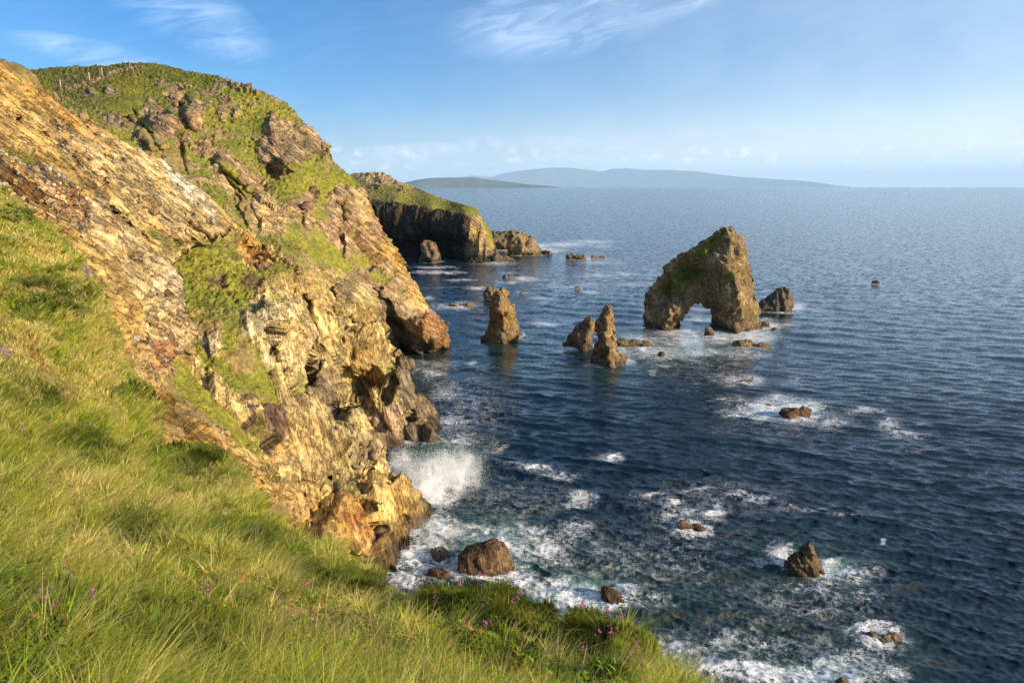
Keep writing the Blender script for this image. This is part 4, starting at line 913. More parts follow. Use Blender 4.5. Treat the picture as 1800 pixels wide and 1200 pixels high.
boulder('sea_boulder', 'dark pointed rock in white foam at the bottom edge', 1480, 1203, 26, 16, 'PK', 51, S_, 1, 1)
boulder('sea_rock', 'long low dark rock with two humps, just right of the spire', 1115, 610, 62, 18, 'KS', 52, A, 3, 1.2)
boulder('sea_rock', 'single small black rock in the foam below the two-humped rock', 1163, 624, 13, 7, 'KD', 53, A, 1, .8)
boulder('sea_rock', 'dark low rock at the inner foot of the arch, left of its right leg', 1247, 590, 20, 18, 'KD', 54, A, 1, 1)
boulder('sea_rock', 'long low jagged rock in foam in front of the right arch leg', 1320, 607, 60, 13, 'KP', 55, A, 3, 1.2)
boulder('sea_rock', 'low brown rocks at the outer foot of the arch', 1338, 574, 26, 16, 'PK', 56, A, 2, 1)
boulder('sea_rock', 'tiny brown rock in the foam right of the arch', 1362, 581, 13, 6, 'PK', 57, A, 1, .8)
boulder('sea_rock', 'lone dark speck of rock far out right of the arch', 1539, 498, 14, 7, 'KD', 58, A, 1, .8)
boulder('sea_rock', 'dark rounded rock with a pale foot, beyond the stacks', 1012, 455, 32, 12, 'PK', 59, Fh, 2, 1)
boulder('sea_rock', 'flat little rock to the right of the dark rounded one', 1050, 453, 24, 5, 'PK', 60, Fh, 2, .8)
boulder('sea_rock', 'small brown rock with a foam tail, below the far headland', 894, 489, 20, 8, 'PK', 61, Fh, 2, .8)
boulder('sea_rock', 'tiny peaked rock in thin foam behind the stacks', 1015, 508, 12, 6, 'KP', 62, Fh, 1, .8)
boulder('sea_rock', 'tiniest dark rock just right of the golden stack top', 917, 516, 9, 4, 'KD', 63, Fh, 1, .8)
boulder('sea_rock', 'low flat brown rock between the buttress and the golden stack', 812, 538, 42, 9, 'PK', 64, Fh, 3, 1)
boulder('sea_rock', 'small dark rock off the foot of the long buttress', 787, 569, 8, 4, 'KD', 65, S_, 1, .8)
boulder('sea_rock', 'little rock at the right foot of the golden stack', 914, 590, 11, 7, 'KP', 66, A, 1, .8)
boulder('shore_rock', 'knobbly dark rock knuckle at the waterline of the middle cliff', 742, 772, 50, 40, 'KS', 67, S_, 2, 1.6, .8, 'shore rock')
build_sea()

# ------------------------------------------------------------------ far land across the bay
def far_hills(name, prof, dist, col, seed, depth):
    prof = np.asarray(prof, float); xs = np.arange(prof[0, 0], prof[-1, 0] + 1, 2.0)
    ys = np.interp(xs, prof[:, 0], prof[:, 1])
    ae_ = np.array([azel(x, y) for x, y in zip(xs, ys)])
    rows = []
    for j, (f, hk) in enumerate([(-1.0, -.02), (-.7, .25), (-.45, .55), (-.2, .85), (0, 1), (.3, .8), (.7, .4), (1.0, -.02)]):
        D = dist + f * depth
        a = np.radians(ae_[:, 0]); H = EYE + np.tan(np.radians(ae_[:, 1])) * dist
        x = np.sin(a) * D; y = np.cos(a) * D
        n = fbm(np.stack([xs * .05, np.full_like(xs, j * .8), xs * 0 + seed], -1), 4, seed)
        z = np.maximum(H, 2) * hk * (1 + (.25 * n if abs(f) > .05 else .02 * n)) - (120 if hk < 0 else 0)
        rows.append(np.stack([x, y, z], -1))
    P = np.array(rows); nr, nc = P.shape[:2]; I = np.arange(nr * nc).reshape(nr, nc)
    F = np.stack([I[:-1, :-1], I[:-1, 1:], I[1:, 1:], I[1:, :-1]], -1).reshape(-1, 4)
    m, g, out = new_mat(name + '_moor_haze_tint')
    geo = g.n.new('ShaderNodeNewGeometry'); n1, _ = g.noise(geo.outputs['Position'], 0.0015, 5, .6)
    b = g.n.new('ShaderNodeBsdfPrincipled'); g.put(g.mix(g.ss(n1, .35, .65), tuple(c * .7 for c in col), col), b.inputs['Base Color'])  # moor colour shifted to blue, distance haze painted in
    b.inputs['Roughness'].default_value = 1; b.inputs['Specular IOR Level'].default_value = 0
    g.l.new(b.outputs[0], out.inputs['Surface'])
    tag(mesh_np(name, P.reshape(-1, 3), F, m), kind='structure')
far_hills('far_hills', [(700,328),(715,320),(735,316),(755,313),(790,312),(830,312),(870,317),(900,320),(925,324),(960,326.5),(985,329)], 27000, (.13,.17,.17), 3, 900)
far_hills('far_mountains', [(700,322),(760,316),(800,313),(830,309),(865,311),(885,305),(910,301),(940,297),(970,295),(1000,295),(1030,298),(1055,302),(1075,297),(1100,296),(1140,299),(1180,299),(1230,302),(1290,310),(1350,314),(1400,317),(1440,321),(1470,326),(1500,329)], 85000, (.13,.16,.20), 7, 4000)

# ------------------------------------------------------------------ fence and wall on the hilltop
def simple_mat(name, col, rough=.9):
    m, g, out = new_mat(name); geo = g.n.new('ShaderNodeNewGeometry')
    n, _ = g.noise(geo.outputs['Position'], 6, 4, .6)
    b = g.n.new('ShaderNodeBsdfPrincipled'); g.put(g.mix(g.ss(n, .3, .7), tuple(c * .6 for c in col), col), b.inputs['Base Color'])
    b.inputs['Roughness'].default_value = rough; g.l.new(b.outputs[0], out.inputs['Surface']); return m
M_wood = simple_mat('weathered_wood', (.42, .37, .28))
def hill_point(px, py):
    P, N, *_ = sample_land('hill', np.array([float(px)]), np.array([float(py)])); return P[0]
def post(px, py, h, r, label, seed):
    rs = np.random.RandomState(seed); p = hill_point(px, py)
    V = []; n = 8
    for k, (z, s) in enumerate([(-.6, 1), (h * .5, .95), (h * .96, .9), (h, .6)]):
        for i in range(n):
            a = i / n * 6.283; V.append((math.cos(a) * r * s + z * .05 * rs.uniform(-1, 1) * .3, math.sin(a) * r * s, z))
    V.append((0, 0, h)); F = []; T = []
    for k in range(3):
        for i in range(n): F.append((k * n + i, k * n + (i + 1) % n, (k + 1) * n + (i + 1) % n, (k + 1) * n + i))
    for i in range(n): T.append((3 * n + i, 3 * n + (i + 1) % n, 4 * n))
    o = mesh_np('fence_post', np.array(V), F, M_wood, tris=T); o.location = tuple(p); o.rotation_euler = (rs.uniform(-.08, .08), rs.uniform(-.12, .12), 0)
    tag(o, label, 'fence post', 'fence posts along the hilltop wall')
post(107, 155, 2.1, .17, 'leftmost wooden fence post at the lower end of the hilltop stone wall', 1)
post(158, 143, 2.0, .17, 'middle wooden fence post beside the hilltop stone wall', 2)
post(180, 135, 2.0, .15, 'wooden fence post leaning near the crest, third from the left', 3)
post(222, 118, 3.2, .10, 'thin tall pole standing on the crest of the hill', 4)
post(228, 119, 2.0, .12, 'short post right beside the thin pole on the crest', 5)
def stone_wall():
    rs = np.random.RandomState(8); Vs, Fs = [], []; n0 = 0
    path = [(104,158),(125,156),(145,151),(165,146),(185,138),(200,131),(215,126),(235,124),(252,121)]
    path = np.array(path, float); ln = np.linspace(0, len(path) - 1, 260)
    cube = np.array([(x, y, z) for x in (-1, 1) for y in (-1, 1) for z in (-1, 1)], float)
    faces = np.array([(0,1,3,2),(4,6,7,5),(0,4,5,1),(2,3,7,6),(0,2,6,4),(1,5,7,3)])
    for q in ln:
        i = min(int(q), len(path) - 2); f = q - i; p = path[i] * (1 - f) + path[i + 1] * f
        b = hill_point(p[0] + rs.uniform(-1, 1), p[1] + rs.uniform(-.8, .8))
        for lvl in range(rs.randint(0, 3)):
            s = rs.uniform(.10, .36); c = cube * s * rs.uniform(.6, 1.1, 3) + rs.uniform(-.15, .15, (8, 3)) * s
            R = np.array(Euler(tuple(rs.uniform(-.6, .6, 3))).to_matrix()); c = c @ R + b + np.array([0, 0, .1 + lvl * .45])
            Vs.append(c); Fs.append(faces + n0); n0 += 8
    V = np.concatenate(Vs); n = len(V)
    col = np.repeat(np.random.RandomState(3).uniform(.7, 1.25, (n // 8, 1)), 8, 0) * np.array([.33, .27, .19])
    o = mesh_np('stone_wall', V, np.concatenate(Fs), M_rock, {'col': col, 'rock': np.ones(n), 'wet': np.zeros(n)}, smooth=False)
    tag(o, 'tumbled dry stone wall running up the turf to the hill crest', 'stone wall')
stone_wall()

# ------------------------------------------------------------------ grass
def blades(name, P, N, H, W, lean, col, mat, curl=0.6, seed=0, kind='stuff', parent=None, tipcol=None):
    """one strip of four levels per blade"""
    n = len(P); rs = np.random.RandomState(seed)
    az_ = rs.rand(n) * 2 * math.pi; side = np.stack([np.cos(az_), np.sin(az_), np.zeros(n)], -1)
    up = np.array([0, 0, 1.0]) * 0.75 + N * 0.25; up /= np.linalg.norm(up, axis=1, keepdims=True)
    lv = [(0.0, 1.0), (.38, .85), (.72, .55), (1.0, 0.0)]
    Vs = []
    bend = lean * H[:, None]
    for k, (s, w) in enumerate(lv):
        c = P + up * (H * (s - 0.28 * curl * s * s * np.clip(np.linalg.norm(lean, axis=1), 0, 1.6)))[:, None] + bend * (s ** 1.8)
        if k < 3: Vs += [c - side * (W * w * .5)[:, None], c + side * (W * w * .5)[:, None]]
        else: Vs += [c]
    V = np.stack(Vs, 1).reshape(-1, 3)
    b = np.arange(n)[:, None] * 7
    Q = np.concatenate([b + np.array([0, 1, 3, 2]), b + np.array([2, 3, 5, 4])]); T = b + np.array([4, 5, 6])
    if tipcol is None: tipcol = col
    C = np.stack([col * .8, col * .8, col, col, (col + tipcol) / 2, (col + tipcol) / 2, tipcol], 1).reshape(-1, 3)
    o = mesh_np(name, V, Q, mat, {'col': C}, tris=T, parent=parent)
    if kind: tag(o, kind=kind)
    return o
def mixc(a, b, k): return a * (1 - k[:, None]) + b * k[:, None]
PATCH = [('d',60,1150,150,60),('d',300,1175,260,50),('d',450,965,70,32),('d',620,1050,90,34),('d',350,840,70,36),('d',230,960,50,40),('d',90,520,80,30),('d',160,800,60,30),('d',60,700,60,40),('d',740,1110,80,30),('d',240,540,40,40),('d',40,380,50,24),('d',520,1010,50,20),
         ('s',170,1000,170,42),('s',520,1120,160,50),('s',200,620,70,70),('s',100,880,120,40),('s',420,1050,120,30),('s',300,900,90,30),('s',30,600,60,40),('s',400,870,50,24),('s',620,1170,120,30),('s',60,450,60,30),('s',900,1180,80,20),
         ('y',150,760,90,40),('y',480,900,50,40),('y',800,1130,60,34),('y',330,1010,70,30),('y',0,840,60,40)]
HEATH = [(845,1100,108,52),(985,1138,95,38),(1060,1180,80,36),(880,1165,80,30),(330,815,62,30),(40,1120,120,60),(230,1170,190,60)]
def patch(px, py, kind, P):
    w = vnoise(P * 1.1, 91) * .35 + vnoise(P * 3, 92) * .25; m = np.zeros(len(px))
    for k, cx, cy, rx, ry in PATCH:
        if k == kind: m = np.maximum(m, np.clip(1.5 - 1.2 * np.sqrt(((px - cx) / rx) ** 2 + ((py - cy) / ry) ** 2) + w, 0, 1))
    return m
def heath(px, py):
    m = np.zeros(len(px))
    for cx, cy, rx, ry in HEATH: m = np.maximum(m, (((px - cx) / rx) ** 2 + ((py - cy + ry * .3) / ry) ** 2 < .9).astype(float))
    return m
def near_grass():
    rs = np.random.RandomState(10)
    n = 640000
    px = rs.uniform(-270, 1400, n); py = rs.uniform(300, 1440, n)
    sd_, _, _ = poly_sd(px, py, GROUND_POLY)
    k = sd_ > -1; px, py = px[k], py[k]
    P, N, rock, _, _ = sample_land('ground', px, py)
    t = np.linalg.norm(P - np.array([0, 0, EYE]), axis=1)
    keep = (rs.rand(len(P)) < np.clip(t / 13, .22, 1) * (1 - .88 * heath(px, py))) & (rock < .5)
    P, N, t, px, py = P[keep], N[keep], t[keep], px[keep], py[keep]; n = len(P)
    c1 = fbm(P * .55, 3, 3); c2 = fbm(P * 1.6, 3, 7); c3 = fbm(P * .16, 3, 9); c4 = fbm(P * 4, 2, 12)
    clump = np.clip(.45 + c2 * 2.2, .04, 1.3)
    H = (0.04 + .19 * clump * rs.rand(n) + .05 * rs.rand(n)) * np.clip(.75 + t / 30, .75, 1.6)
    W = np.maximum(.0045 + .002 * rs.rand(n), t * .0013) * rs.uniform(.7, 1.3, n)
    th = c1 * 2.2 + rs.randn(n) * 1.9
    lean = np.stack([np.cos(th), np.sin(th) * .7 - .1, np.zeros(n)], -1) * (0.25 + .75 * rs.rand(n) ** 1.5)[:, None] + np.array([.15, -.05, -.1])
    green = np.array([.25, .36, .018]); lime = np.array([.52, .56, .035]); straw = np.array([.82, .65, .24]); dark = np.array([.06, .10, .014]); rust = np.array([.36, .17, .05])
    col = mixc(np.tile(green, (n, 1)), lime, np.clip(.5 + c4 * 1.2 + .5 * rs.randn(n) * .6, 0, 1))
    dk = np.clip(c2 * 1.9 - c3 * 1.0 + rs.randn(n) * .3, 0, 1); col = mixc(col, dark, dk * .8)
    sp_ = np.clip(c1 * 1.6 + c3 * 1.1 + .12 + rs.randn(n) * .5, 0, 1) * (rs.rand(n) < .75); col = mixc(col, straw, sp_)
    pd, ps, pg = patch(px, py, 'd', P), patch(px, py, 's', P), patch(px, py, 'y', P)
    col = mixc(col, straw, ps * (rs.rand(n) < .55)); col = mixc(col, lime * 1.1, pg * .6); col = mixc(col, dark * .9, pd * (rs.rand(n) < .75)); H = H * (1 - .35 * pd)
    # rust-coloured streaks of dead bracken seen on the slope
    rd = np.zeros(n)
    for (ax, ay, bx_, by_, w) in [(40,470,110,560,12),(0,560,60,640,14),(60,640,130,720,10),(230,680,275,770,12),(120,740,170,790,12),(450,850,470,900,10),(300,830,380,880,8)]:
        dx, dy = bx_ - ax, by_ - ay; tt = np.clip(((px - ax) * dx + (py - ay) * dy) / (dx * dx + dy * dy), 0, 1)
        rd = np.maximum(rd, np.clip(1 - np.hypot(px - ax - tt * dx, py - ay - tt * dy) / w, 0, 1))
    col = mixc(col, rust, rd * (rs.rand(n) < .6) * .9)
    col *= rs.uniform(.75, 1.25, (n, 1))
    tip = mixc(col, np.tile(straw, (n, 1)), np.full(n, .18))
    o = blades('grass', P - N * .02, N, H, W, lean, col, M_grass, seed=2, tipcol=tip)
    o['label'] = 'long windblown green and straw-coloured grass covering the slope'
    # tussocks: blades fanning out of a common root
    m0 = 18000; qx = rs.uniform(-250, 1400, m0); qy = rs.uniform(310, 1420, m0); sd_, _, _ = poly_sd(qx, qy, GROUND_POLY); k = sd_ > 2; qx, qy = qx[k], qy[k]
    C0, N0, rk0, _, _ = sample_land('ground', qx, qy); t0 = np.linalg.norm(C0 - np.array([0, 0, EYE]), axis=1)
    pd, ps = patch(qx, qy, 'd', C0), patch(qx, qy, 's', C0)
    k = (rs.rand(len(C0)) < np.clip(t0 / 14, .16, 1) * (1 - .85 * heath(qx, qy)) * (1 - .4 * pd)) & (rk0 < .5) & (fbm(C0 * .5, 2, 71) > -.25); C0, N0, t0, pd, ps = C0[k], N0[k], t0[k], pd[k], ps[k]
    nb = 46; n = len(C0) * nb; C0 = np.repeat(C0, nb, 0); N0 = np.repeat(N0, nb, 0); t0 = np.repeat(t0, nb); big = np.repeat(rs.uniform(.6, 1.3, n // nb), nb)
    th = rs.rand(n) * 6.283; out = np.stack([np.cos(th), np.sin(th), np.zeros(n)], -1)
    P2 = C0 + out * (rs.rand(n) * .07 * big * (1 + .04 * t0))[:, None]
    H2 = rs.uniform(.12, .36, n) * big * np.clip(.8 + t0 / 40, .8, 1.5); W2 = np.maximum(.0045, t0 * .0011) * rs.uniform(.7, 1.3, n)
    tone = np.repeat(rs.rand(n // nb), nb)
    c_ = mixc(np.tile(green * 1.05, (n, 1)), lime * 1.05, np.clip(tone + rs.randn(n) * .2, 0, 1)); c_ = mixc(c_, straw, np.clip(.5 * (tone > .62) + (rs.rand(n) < .22) * .8, 0, 1)); c_ = mixc(c_, dark, np.clip(np.repeat((rs.rand(n // nb) < .2) * .6, nb), 0, 1))
    c_ = mixc(c_, straw, np.repeat(ps, nb) * (rs.rand(n) < .5)); c_ = mixc(c_, dark * 1.0, np.repeat(pd, nb) * .75)
    o = blades('tussock_grass', P2, N0, H2, W2, out * rs.uniform(.3, 1.5, (n, 1)) + np.array([.15, 0, -.12]), c_ * rs.uniform(.75, 1.25, (n, 1)), M_grass, curl=1.0, seed=9); o['label'] = 'tangled tussocks of green and straw grass on the slope'
    # long arching dry stems
    n = 5200; px = rs.uniform(-50, 1250, n); py = rs.uniform(560, 1250, n); sd_, _, _ = poly_sd(px, py, GROUND_POLY); k = sd_ > 4; px, py = px[k], py[k]
    P, N, rock, _, _ = sample_land('ground', px, py); n = len(P); t = np.linalg.norm(P - np.array([0, 0, EYE]), axis=1)
    m_ = rs.rand(n) < np.clip(fbm(P * .7, 2, 44) * 2 + .5, .05, 1); P, N, t = P[m_], N[m_], t[m_]; n = len(P)
    H = rs.uniform(.28, .52, n); W = np.maximum(.0042, t * .0009); th = rs.randn(n) * .7 - .2
    lean = np.stack([np.cos(th), np.sin(th) * .7, np.zeros(n)], -1) * rs.uniform(.3, 1.4, (n, 1))
    col = np.array([.52, .44, .22]) * rs.uniform(.7, 1.2, (n, 1))
    o = blades('dry_grass', P, N, H, W, lean, col, M_grass, curl=1.2, seed=5); o['label'] = 'long pale arching dry grass stems'
def weeds():
    rs = np.random.RandomState(31); n = 5200; px = rs.uniform(-60, 1200, n); py = rs.uniform(480, 1290, n); sd_, _, _ = poly_sd(px, py, GROUND_POLY); k = sd_ > 4; px, py = px[k], py[k]
    P, N, rock, _, _ = sample_land('ground', px, py); t = np.linalg.norm(P - np.array([0, 0, EYE]), axis=1); k = rs.rand(len(P)) < np.clip(fbm(P * .9, 2, 64) * 2.4 + .3, 0, 1); P, N, t = P[k], N[k], t[k]
    P = np.repeat(P, 7, 0) + rs.randn(len(P) * 7, 3) * np.array([.05, .05, .012]); N = np.repeat(N, 7, 0); t = np.repeat(t, 7); n = len(P); th = rs.rand(n) * 6.283
    col = mixc(np.tile(np.array([.16, .27, .02]), (n, 1)), np.array([.40, .20, .05]), (np.repeat(rs.rand(n // 7) < .22, 7)).astype(float)) * rs.uniform(.7, 1.3, (n, 1))
    P = P + np.array([0, 0, 1.0]) * rs.uniform(.05, .17, (n, 1))
    o = blades('ground_leaves', P, N, rs.uniform(.025, .06, n) * (1 + .03 * t), rs.uniform(.012, .024, n) * (1 + .05 * t), np.stack([np.cos(th), np.sin(th), np.zeros(n)], -1) * 1.5, col, M_leaf, curl=1.4, seed=33); o['label'] = 'small broad leaves and russet weeds among the grass'
def turf(layer, n, h, wmin, name, region=None, seed=3, clear=0.45):
    rs = np.random.RandomState(seed); L = LAND[layer]
    x0, y0 = L['x0'], L['y0']; x1 = x0 + L['P'].shape[1] * L['step'] - 3; y1 = y0 + L['P'].shape[0] * L['step'] - 3
    px = rs.uniform(x0, x1, n); py = rs.uniform(y0, y1, n)
    P, N, rock, sd_, col = sample_land(layer, px, py)
    k = (sd_ > -3) & (rock < clear) & (P[:, 2] > 6) & (rs.rand(n) < (1 - rock) ** 1.5)
    P, N, col = P[k], N[k], col[k]; n = len(P); t = np.linalg.norm(P - np.array([0, 0, EYE]), axis=1)
    H = h * rs.uniform(.4, 1.3, n) * np.clip(.8 + fbm(P * .8, 2, seed) * 1.0, .3, 1.6); W = np.maximum(.02, t * wmin) * rs.uniform(.7, 1.3, n)
    lean = np.stack([.35 + rs.randn(n) * .3, rs.randn(n) * .3 - .1, -.15 + np.zeros(n)], -1)
    c = col * rs.uniform(.75, 1.45, (n, 1)) * np.array([1.12, 1.1, 1.0])
    o = blades(name, P, N, H, W, lean, c, M_grass, seed=seed); o['label'] = 'rough green turf growing on the ' + ('hill' if layer == 'hill' else 'cliff ledges' if layer == 'cliff' else 'stony slope')
near_grass()
weeds()
turf('hill', 110000, .13, .0006, 'turf', seed=3)
turf('cliff', 100000, .22, .0007, 'turf', seed=4)
turf('rock_slope', 90000, .24, .0009, 'turf', seed=5)
def loose_stones():
    rs = np.random.RandomState(21); V, F, C = [], [], []; k = 0
    cube = np.array([(x, y, z) for x in (-1, 1) for y in (-1, 1) for z in (-1, 1)], float); faces = np.array([(0,1,3,2),(4,6,7,5),(0,4,5,1),(2,3,7,6),(0,2,6,4),(1,5,7,3)])
    for poly, n, sz in [([(-60,285),(60,300),(125,330),(158,375),(150,420),(110,420),(55,378),(0,340),(-60,330)], 900, .16), ([(180,600),(300,600),(320,640),(280,690),(240,650)], 160, .12), ([(330,750),(440,800),(450,860),(400,810)], 160, .12), ([(60,150),(250,262),(390,395),(330,420),(150,330),(0,220)], 260, .2)]:
        A = np.array(poly, float); x0, y0 = A.min(0); x1, y1 = A.max(0); q = rs.rand(n * 3, 2) * (x1 - x0, y1 - y0) + (x0, y0)
        sd_, _, _ = poly_sd(q[:, 0], q[:, 1], poly); q = q[sd_ > 0][:n]
        P, N, *_ , col = sample_land('rock_slope', q[:, 0], q[:, 1])
        for p, nn_, c in zip(P, N, col):
            s_ = sz * rs.uniform(.3, 1.3) ** 1.6; b = cube * s_ * rs.uniform(.5, 1.1, 3) + rs.uniform(-.3, .3, (8, 3)) * s_
            b = b @ np.array(Euler(tuple(rs.uniform(-3, 3, 3))).to_matrix()) + p + nn_ * s_ * .3
            V.append(b); F.append(faces + k); k += 8; C.append(np.tile(np.array(CL[rs.choice(list('TSOPW'))]) * rs.uniform(.7, 1.1), (8, 1)))
    V = np.concatenate(V); o = mesh_np('loose_stones', V, np.concatenate(F), M_cliff, {'col': np.concatenate(C), 'rock': np.ones(len(V)), 'wet': np.zeros(len(V))}, smooth=False)
    tag(o, 'loose angular stones and rubble on the orange earth', kind='stuff')
loose_stones()

# ------------------------------------------------------------------ heather bushes
def heather(px, py, rx, rz, label, n=5200, nf=26, seed=0, dark=1.0, fl=1.0):
    rs = np.random.RandomState(seed)
    c, nn, *_ = sample_land('ground', np.array([float(px)]), np.array([float(py)])); c = c[0]
    t = float(np.linalg.norm(c - np.array([0, 0, EYE]))); R = rx * t / FPX; Z = rz * t / FPX
    root = bpy.data.objects.new('heather_bush', None); COL.objects.link(root); root.location = tuple(c)
    tag(root, label, 'heather', 'heather bushes on the grassy edge')
    a = rs.rand(n) * 6.283; r = np.sqrt(rs.rand(n)) * R
    # follow the ground under the bush
    Q = np.stack([c[0] + np.cos(a) * r, c[1] + np.sin(a) * r * .9, np.zeros(n)], -1)
    qx, qy, _ = pixel_of(np.stack([Q[:, 0], Q[:, 1], np.full(n, c[2])], -1))
    G_, gN, *_ = sample_land('ground', qx, qy)
    prof = np.sqrt(np.clip(1 - (r / R) ** 2, 0, 1)); lump = .75 + .45 * fbm(G_ * 3.2, 3, seed)
    top = G_ + np.array([0, 0, 1.0]) * (Z * prof * lump * rs.uniform(.35, 1, n))[:, None]
    H = rs.uniform(.035, .085, n) * (1 + .02 * t); W = np.maximum(.0075, t * .0012) * rs.uniform(.8, 1.5, n)
    out = np.stack([np.cos(a), np.sin(a), np.zeros(n)], -1) * (.2 + .8 * (r / R))[:, None] * rs.uniform(.3, 1, (n, 1))
    g1 = np.array([.06, .10, .012]); g2 = np.array([.25, .29, .03]); br = np.array([.20, .10, .03])
    k = np.clip(rs.rand(n) * .9 + .25 * fbm(G_ * 5, 2, seed) - .1, 0, 1) * dark
    col = mixc(np.tile(g1, (n, 1)), g2, k); b_ = (rs.rand(n) < .08).astype(float); col = mixc(col, br, b_)
    blades('foliage', top - c, gN, H, W, out * .6, col, M_leaf, seed=seed, kind=None, parent=root)
    # little bell flowers in short spikes at the shoot tips
    cube = np.array([(0, 0, 1), (1, 0, 0), (0, 1, 0), (-1, 0, 0), (0, -1, 0), (0, 0, -1)], float)
    tri = np.array([(0,1,2),(0,2,3),(0,3,4),(0,4,1),(5,2,1),(5,3,2),(5,4,3),(5,1,4)])
    pick = rs.choice(np.where(prof > .25)[0], max(1, int(nf * .45)))
    for i in pick:
        base = G_[i] + np.array([0, 0, Z * prof[i] * 1.05 + .05]); Vs, Ts, Cs, m = [], [], [], 0
        for j in range(rs.randint(5, 12)):
            s = rs.uniform(.0055, .008) * (1 + t * .07) * fl; p = np.array([rs.randn() * .014, rs.randn() * .014, j * .008]) * (1 + .06 * t)
            Vs.append(cube * s * np.array([1, 1, 1.3]) + p); Ts.append(tri + m); m += 6
            Cs.append(np.tile(np.array([.60, .16, .50]) * rs.uniform(.6, 1.25), (6, 1)))
        # a thin stalk carries the bells
        q = np.array([(-.003, 0, -.12), (.003, 0, -.12), (.002, 0, .05), (-.002, 0, .05)]) * (1 + .05 * t); Vs.append(q); Ts.append(np.array([(0, 1, 2), (0, 2, 3)]) + m); Cs.append(np.tile(np.array([.16, .15, .04]), (4, 1)))
        fo_ = mesh_np('flower_spike', np.concatenate(Vs), np.zeros((0, 4), int), M_petal, {'col': np.concatenate(Cs)}, tris=np.concatenate(Ts), parent=root); fo_.location = tuple(base - c)
heather(845, 1100, 108, 52, 'large dark green heather bush with pink flowers at the cliff edge beside the surf', 16000, 30, 1, .75)
heather(985, 1138, 95, 38, 'bright green heather mound at the right end of the cliff edge', 13000, 22, 2, 1.15)
heather(1060, 1180, 80, 36, 'yellow-green heather mound lowest on the right edge, above the open sea', 12000, 14, 3, 1.15)
heather(880, 1165, 80, 30, 'low mixed heather patch below the large dark bush', 9000, 10, 4, 1.0)
heather(330, 815, 62, 30, 'round dark green bush alone at the brow of the slope below the orange earth', 9000, 3, 5, .7)
heather(40, 1120, 120, 60, 'heather with bright pink flower heads at the lower left edge', 9000, 16, 6, .9, 1.0)
heather(230, 1170, 190, 60, 'wide low cushion of dark heather in the bottom left foreground', 16000, 8, 7, .85, 1.0)
heather(95, 790, 60, 22, 'small flowering heather tuft midway up the left slope', 5000, 16, 8, .8, 1.0)
heather(600, 1045, 70, 26, 'dark heather clump on the slope left of the large bush', 6000, 6, 9, .6)
heather(410, 960, 60, 24, 'dark clump halfway down the grassy brow', 6000, 3, 10, .55)
heather(240, 700, 40, 26, 'reddish heather tuft beside the pale flat rock', 4000, 2, 11, .7)
heather(90, 560, 50, 26, 'brown and dark green heather patch high on the left slope', 5000, 2, 12, .5)

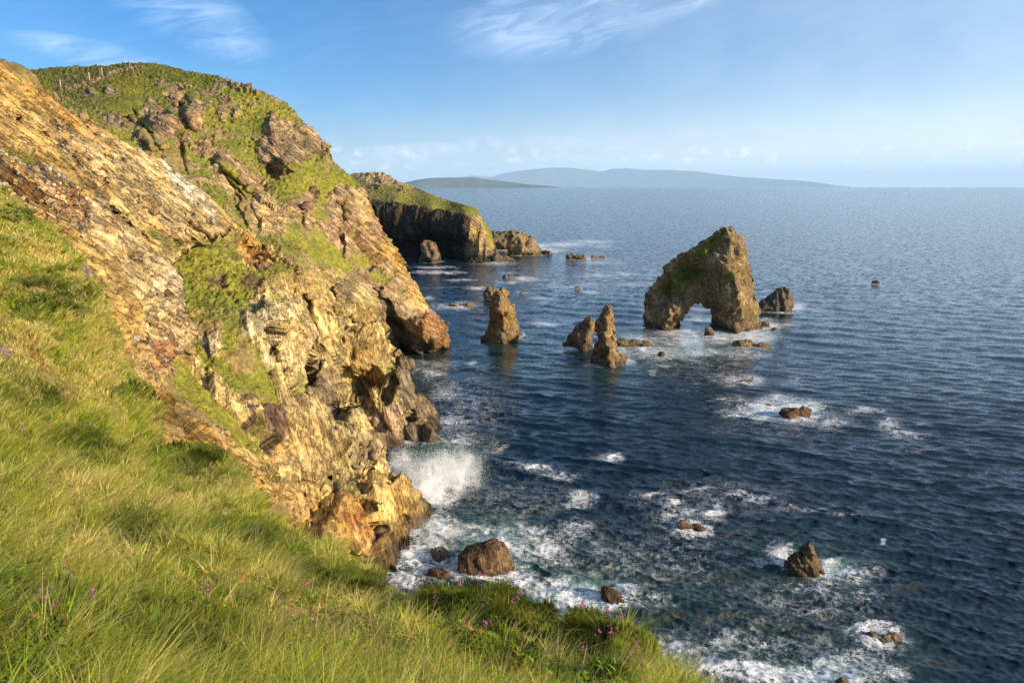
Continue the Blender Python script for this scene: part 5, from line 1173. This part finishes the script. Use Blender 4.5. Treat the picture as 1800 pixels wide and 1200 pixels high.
# ------------------------------------------------------------------ surf thrown up against the cliff
def spray(name, label, lobes, n, size, seed, jets=None):
    rs = np.random.RandomState(seed); P = []
    for (px, py, t, rx, ry, k) in lobes:
        m = int(n * k); q = rs.randn(m, 2) * np.array([rx, ry]) * .55
        tt = t + rs.randn(m) * 1.4
        p = unproject(px + q[:, 0], py + q[:, 1] , tt); P.append(p)
    P = np.concatenate(P)
    if jets:
        (ox, oy, ot), nj, per = jets; o0 = unproject(ox, oy, ot)
        for j in range(nj):
            a = math.radians(rs.uniform(20, 100)); v = rs.uniform(4.5, 10.5); hd = rs.uniform(-.25, .45)
            dv = np.array([math.cos(a) * v, math.cos(a) * v * hd, math.sin(a) * v]); tm = rs.uniform(.1, 1.0) * (.15 + .85 * rs.rand(per) ** .7)
            q = o0 + rs.randn(3) * np.array([1.0, 1.0, .1]) + dv * tm[:, None] - np.array([0, 0, 4.9]) * (tm ** 2)[:, None] + rs.randn(per, 3) * (.06 + .30 * tm)[:, None]
            P = np.concatenate([P, q])
    P = P + .5 * np.stack([vnoise(P * .8, 1), vnoise(P * .8, 2), vnoise(P * .8, 3)], -1)
    keep = (P[:, 2] > -.1) & (rs.rand(len(P)) < np.clip(.75 + 1.0 * fbm(P * .5, 3, seed), 0, 1)); P = P[keep]; n = len(P)
    s = size * rs.uniform(.4, 1.25, n) ** 1.3
    D = rs.randn(n, 3, 3); D /= np.linalg.norm(D, axis=2, keepdims=True)
    V = (P[:, None, :] + D * s[:, None, None]).reshape(-1, 3)
    T = np.arange(n)[:, None] * 3 + np.array([0, 1, 2])
    o = mesh_np(name, V, np.zeros((0, 4), int), M_spray, tris=T, smooth=True); tag(o, label, None, None, 'stuff')
M_spray, g_, out_ = new_mat('sea_spray')
b1 = g_.n.new('ShaderNodeBsdfDiffuse'); b1.inputs[0].default_value = (1, 1, 1, 1); b2 = g_.n.new('ShaderNodeBsdfTranslucent'); b2.inputs[0].default_value = (1, 1, 1, 1)
mx_ = g_.n.new('ShaderNodeMixShader'); mx_.inputs[0].default_value = .6
g_.l.new(b1.outputs[0], mx_.inputs[1]); g_.l.new(b2.outputs[0], mx_.inputs[2]); g_.l.new(mx_.outputs[0], out_.inputs[0])
spray('sea_spray', 'tall white burst of spray where a wave breaks beside the cliff',
      [(770,868,93,62,26,.30),(768,838,95,50,34,.28),(806,824,96,34,28,.22),(730,860,93,30,34,.12),(710,815,98,22,26,.05),(815,855,94,26,22,.09)], 420000, .045, 1, ((728, 882, 91), 150, 1600))
spray('surf', 'white surf boiling at the foot of the cliff corner', [(745,925,83,40,18,.35),(770,945,81,46,18,.3),(720,975,77,40,14,.2),(800,935,81,30,10,.15)], 90000, .035, 2)
spray('surf', 'splash of foam against the upright jagged rock', [(1372,970,70,12,7,.5),(1456,994,70,14,5,.4)], 9000, .028, 3)

# ------------------------------------------------------------------ sea air
def haze():
    x, y0, y1, z0, z1 = 160000, -3000, 120000, -150, 2560
    V = [(sx * x, y, z) for z in (z0, z1) for y in (y0, y1) for sx in (-1, 1)]
    F = [(0, 2, 3, 1), (4, 5, 7, 6), (0, 1, 5, 4), (2, 6, 7, 3), (0, 4, 6, 2), (1, 3, 7, 5)]
    m, g, out = new_mat('sea_air')
    v = g.n.new('ShaderNodeVolumePrincipled'); v.inputs['Density'].default_value = HAZE; v.inputs['Color'].default_value = (.50, .74, 1.0, 1)
    v.inputs['Anisotropy'].default_value = 0.0
    g.l.new(v.outputs[0], out.inputs['Volume'])
    tag(mesh_np('haze', np.array(V, float), F, m, smooth=False), kind='stuff')
HAZE = 0.000016
haze()
